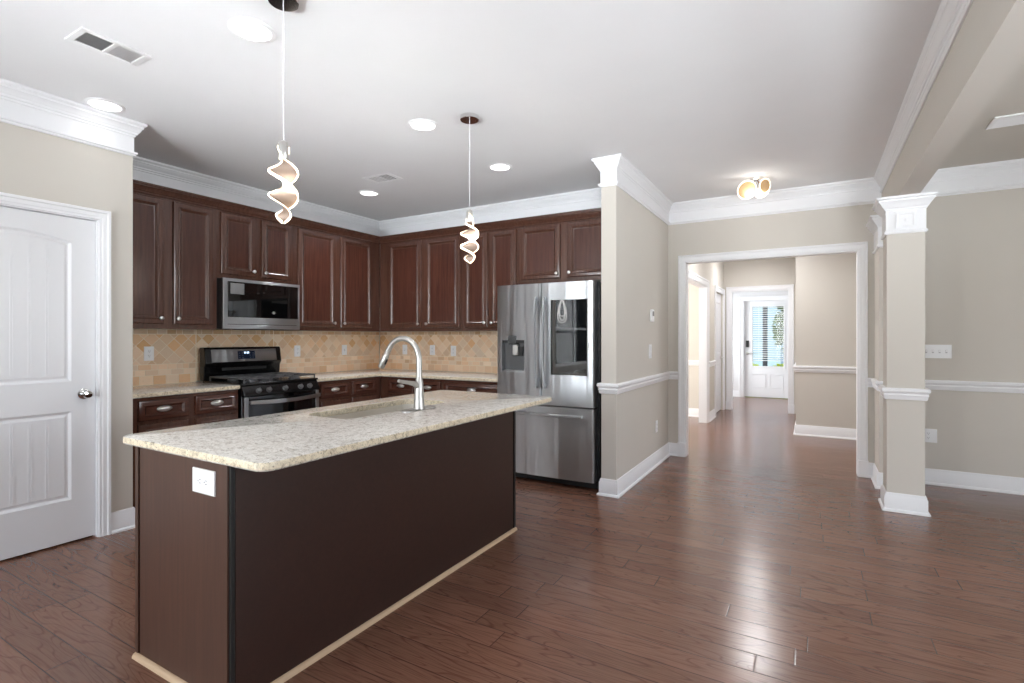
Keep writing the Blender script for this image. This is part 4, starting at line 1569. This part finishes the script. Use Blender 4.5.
def downlight(label, x, y, watts=1.6):
    t = thing('recessed_light', label, 'ceiling light', (x, y, CZ), 0, 'recessed ceiling lights')
    MB().lathe([(0.080, -0.0005), (0.104, -0.0005), (0.104, -0.004), (0.096, -0.007), (0.084, -0.008), (0.080, -0.004)], (0, 0, 0), 'z', 36, cap=False).build('trim_ring', M_PLATE, t)
    MB().lathe([(0.0815, -0.0006), (0.0815, -0.0035), (0.06, -0.0042)], (0, 0, 0), 'z', 36).build('lens', M_LENS, t)
    area_light('lamp', (0, 0, -0.012), (0, 0, -1), 0.15, 0.15, watts, (0.97, 0.98, 1.0), math.radians(120), t, 'DISK')


downlight('recessed light nearest the near pendant, largest in the ceiling', -2.292, 1.505, 3.5)
downlight('recessed light above the pantry door wall corner', -3.828, 1.53, 0.25)
downlight('recessed light left of the far pendant canopy', -2.307, 2.765)
downlight('recessed light right of the far pendant, in front of the refrigerator', -2.309, 3.778, 5)
downlight('recessed light by the square vent in the kitchen corner', -3.867, 3.798, 7)


def vent(label, x0, x1, y0, y1, split, along):
    t = thing('ceiling_vent', label, 'vent', ((x0 + x1) / 2, (y0 + y1) / 2, CZ), 0, 'white ceiling vents')
    hx, hy = (x1 - x0) / 2, (y1 - y0) / 2
    f = MB()
    b_ = 0.028
    for a in ((-hx, -hx + b_, -hy, hy), (hx - b_, hx, -hy, hy), (-hx + b_, hx - b_, -hy, -hy + b_), (-hx + b_, hx - b_, hy - b_, hy)):
        f.box(a[0], a[1], a[2], a[3], -0.007, -0.0005)
    if split == 'y': f.box(-hx + b_, hx - b_, -0.008, 0.008, -0.006, -0.0005)
    else: f.box(-0.008, 0.008, -hy + b_, hy - b_, -0.006, -0.0005)
    f.build('frame', M_PLATE, t, bevel=0.002)
    MB().box(-hx + b_, hx - b_, -hy + b_, hy - b_, -0.0012, -0.0004).build('duct', M_SLOT, t)
    L = MB()
    ext = hy if along == 'y' else hx
    n = 26 if split == 'y' else 9
    for k in range(n):
        c = -ext + b_ + (2 * ext - 2 * b_) * (k + 0.5) / n
        tl = 0.0042 if (c > 0) == (along == 'y') else -0.001
        if along == 'y':
            L.rings([[(x, c - 0.003 - tl, -0.0055), (x, c - 0.002 - tl, -0.0055), (x, c + 0.003 + tl * 0.3, -0.0015), (x, c + 0.002 + tl * 0.3, -0.0015)] for x in (-hx + b_, hx - b_)])
        else:
            L.rings([[(c - 0.003 - tl, y, -0.0055), (c - 0.002 - tl, y, -0.0055), (c + 0.003 + tl * 0.3, y, -0.0015), (c + 0.002 + tl * 0.3, y, -0.0015)] for y in (-hy + b_, hy - b_)])
    L.build('louvers', M_PLATE, t)
    return t


vent('white louvred ceiling vent near the pantry door wall', -3.142, -2.950, 1.087, 1.388, 'y', 'y')
vent('small white ceiling vent deep in the kitchen near the corner light', -3.55, -3.24, 3.402, 3.605, 'x', 'x')
t = thing('ceiling_vent', 'white linear vent on the dining ceiling right of the beam', 'vent', (1.38, 4.66, CZ), 0, 'white ceiling vents')
f = MB()
for a in ((-0.345, 0.345, -0.11, -0.085), (-0.345, 0.345, 0.085, 0.11), (-0.345, -0.32, -0.085, 0.085), (0.32, 0.345, -0.085, 0.085)):
    f.box(a[0], a[1], a[2], a[3], -0.012, -0.0005)
f.build('frame', M_PLATE, t, bevel=0.003)
f = MB()
for k in range(7):
    y = -0.072 + 0.024 * k
    f.box(-0.32, 0.32, y - 0.009, y + 0.009, -0.010, -0.004)
f.build('louvers', M_PLATE, t)
MB().box(-0.32, 0.32, -0.085, 0.085, -0.002, -0.0004).build('duct', M_SLOT, t)


def pendant(label, x, y, phase, turns):
    t = thing('pendant_light', label, 'pendant light', (x, y, CZ), 0, 'spiral pendants over the island')
    MB().lathe([(0.062, -0.0005), (0.062, -0.024), (0.060, -0.026)], (0, 0, 0), 'z', 36).build('canopy', M_CHROME, t)
    MB().lathe([(0.0022, -0.026), (0.0022, -0.63)], (0, 0, 0), 'z', 8).build('cord', M_CORD, t)
    MB().lathe([(0.004, -0.612), (0.018, -0.620), (0.021, -0.628), (0.021, -0.690), (0.019, -0.694)], (0, 0, 0), 'z', 24).build('cap', M_NICKEL, t)
    z0, z1 = -0.640, -0.962
    n = 84
    led, plate_ = ([], []), []
    for k in range(n + 1):
        q = k / n
        a = phase + 2 * PI * turns * q
        if q < 0.18: r = 0.020
        elif q < 0.34: r = 0.020 + 0.036 * math.sin(PI / 2 * (q - 0.18) / 0.16)
        elif q < 0.72: r = 0.056
        else: r = 0.056 * math.cos(PI / 2 * (q - 0.72) / 0.28) ** 0.8 if q < 1 else 0
        r = max(r, 0.003)
        z = z0 + (z1 - z0) * q
        c, sn = math.cos(a), math.sin(a)
        w_ = 0.0011
        plate_.append([(r * c - w_ * sn, r * sn + w_ * c, z), (r * c + w_ * sn, r * sn - w_ * c, z), (-r * c + w_ * sn, -r * sn - w_ * c, z), (-r * c - w_ * sn, -r * sn + w_ * c, z)])
        for s_ in (0, 1):
            g = 1 if s_ == 0 else -1
            R0, R1, h = r * g, (r + 0.004) * g, 0.0036
            led[s_].append([(R0 * c - h * sn, R0 * sn + h * c, z + 0.0035), (R0 * c + h * sn, R0 * sn - h * c, z - 0.0035), (R1 * c + h * sn, R1 * sn - h * c, z - 0.0035), (R1 * c - h * sn, R1 * sn + h * c, z + 0.0035)])
    MB().rings(plate_).build('twisted_plate', M_COPPER, t)
    for s_ in (0, 1):
        MB().rings(led[s_]).build('led_strip', M_LED, t)
    point_light('lamp', (0, 0, -0.80), 12, (1, 0.96, 0.90), t)
    return t


pendant('spiral led pendant hanging over the near end of the island', -1.953, 1.425, 0.9, 1.55)
pendant('spiral led pendant hanging over the far end of the island', -1.953, 2.812, 2.0, 1.9)

lp = thing('pendant_light', 'white led loop pendant mirrored in the dark glass of the refrigerator', 'pendant light', (-3.52, 0.45, CZ))
MB().lathe([(0.07, -0.0005), (0.07, -0.024), (0.066, -0.028)], (0, 0, 0), 'z', 28).build('canopy', M_PLATE, lp)
MB().lathe([(0.002, -0.028), (0.002, -0.84)], (0, 0, 0), 'z', 8).build('cord', M_CORD, lp)
for ang, wd, z0_, hh in ((0.3, 0.13, -0.84, 0.38), (1.7, 0.11, -0.84, 0.34), (2.6, 0.08, -0.84, 0.27)):
    pts = []
    for k in range(48):
        q = 2 * PI * k / 48
        r_ = wd * math.sin(q) * (0.35 + 0.65 * (1 - math.cos(q)) / 2)
        pts.append((r_ * math.cos(ang), r_ * math.sin(ang), z0_ - hh * (1 - math.cos(q)) / 2))
    MB().tube(pts, 0.0075, 8, closed=True).build('led_loop', M_LENS, lp)

fl = thing('flush_mount_light', 'small ceiling light of glowing amber rings in front of the hall opening', 'ceiling light', (-0.445, 5.215, CZ))
MB().lathe([(0.055, -0.0005), (0.055, -0.018), (0.05, -0.022)], (0, 0, 0), 'z', 28).build('canopy', M_CHROME, fl)
for k, (cx_, cy_, cz_, r, nrm) in enumerate(((-0.078, -0.03, -0.105, 0.082, (0.35, -0.75, -0.45)), (0.070, -0.02, -0.085, 0.062, (0.75, -0.6, -0.2)), (0.045, 0.03, -0.125, 0.06, (0.5, -0.5, -0.7)))):
    nv = Vector(nrm).normalized()
    q = nv.to_track_quat('Z', 'Y').to_matrix().to_4x4()
    T_ = Matrix.Translation((cx_, cy_, cz_)) @ q
    mb = MB(); mb.M = T_
    mb.lathe([(r - 0.008, -0.004), (r - 0.008, 0.004)], (0, 0, 0), 'z', 32)
    ds = mb.build('disc', M_AMBER, fl)
    mb = MB(); mb.M = T_
    mb.tube([(r * math.cos(2 * PI * j / 40), r * math.sin(2 * PI * j / 40), 0) for j in range(40)], 0.005, 8, closed=True)
    mb.build('led_ring', M_LEDR, ds)
    MB().tube([(0.01 * (k - 1), 0, -0.02), (cx_ * 0.4, cy_ * 0.5, -0.05), (cx_, cy_ + 0.01, cz_ + 0.008)], 0.004, 8).build('arm', M_COPPER, fl)
area_light('lamp', (0, 0, -0.17), (0, 0, 1), 0.18, 0.18, 0.8, (1, 0.96, 0.9), PI, fl, 'DISK')
point_light('lamp', (0, 0, -0.27), 1.1, (1, 0.96, 0.9), fl)

for lab, x, y, wt in (('round glass ceiling light just inside the hall, above the opening header', -0.62, 7.05, 24), ('round glass ceiling light deep in the hall before the foyer opening', -0.80, 9.0, 15)):
    ff = thing('flush_mount_light', lab, 'ceiling light', (x, y, CZ))
    MB().lathe([(0.15, -0.0005), (0.15, -0.02), (0.14, -0.03)], (0, 0, 0), 'z', 32).build('base', M_NICKEL, ff)
    MB().lathe([(0.138, -0.03), (0.135, -0.06), (0.10, -0.09), (0.04, -0.105)], (0, 0, 0), 'z', 32).build('shade', M_LENS, ff)
    area_light('lamp', (0, 0, -0.12), (0, 0, -1), 0.3, 0.3, wt, (0.98, 0.98, 1), PI, ff, 'DISK')
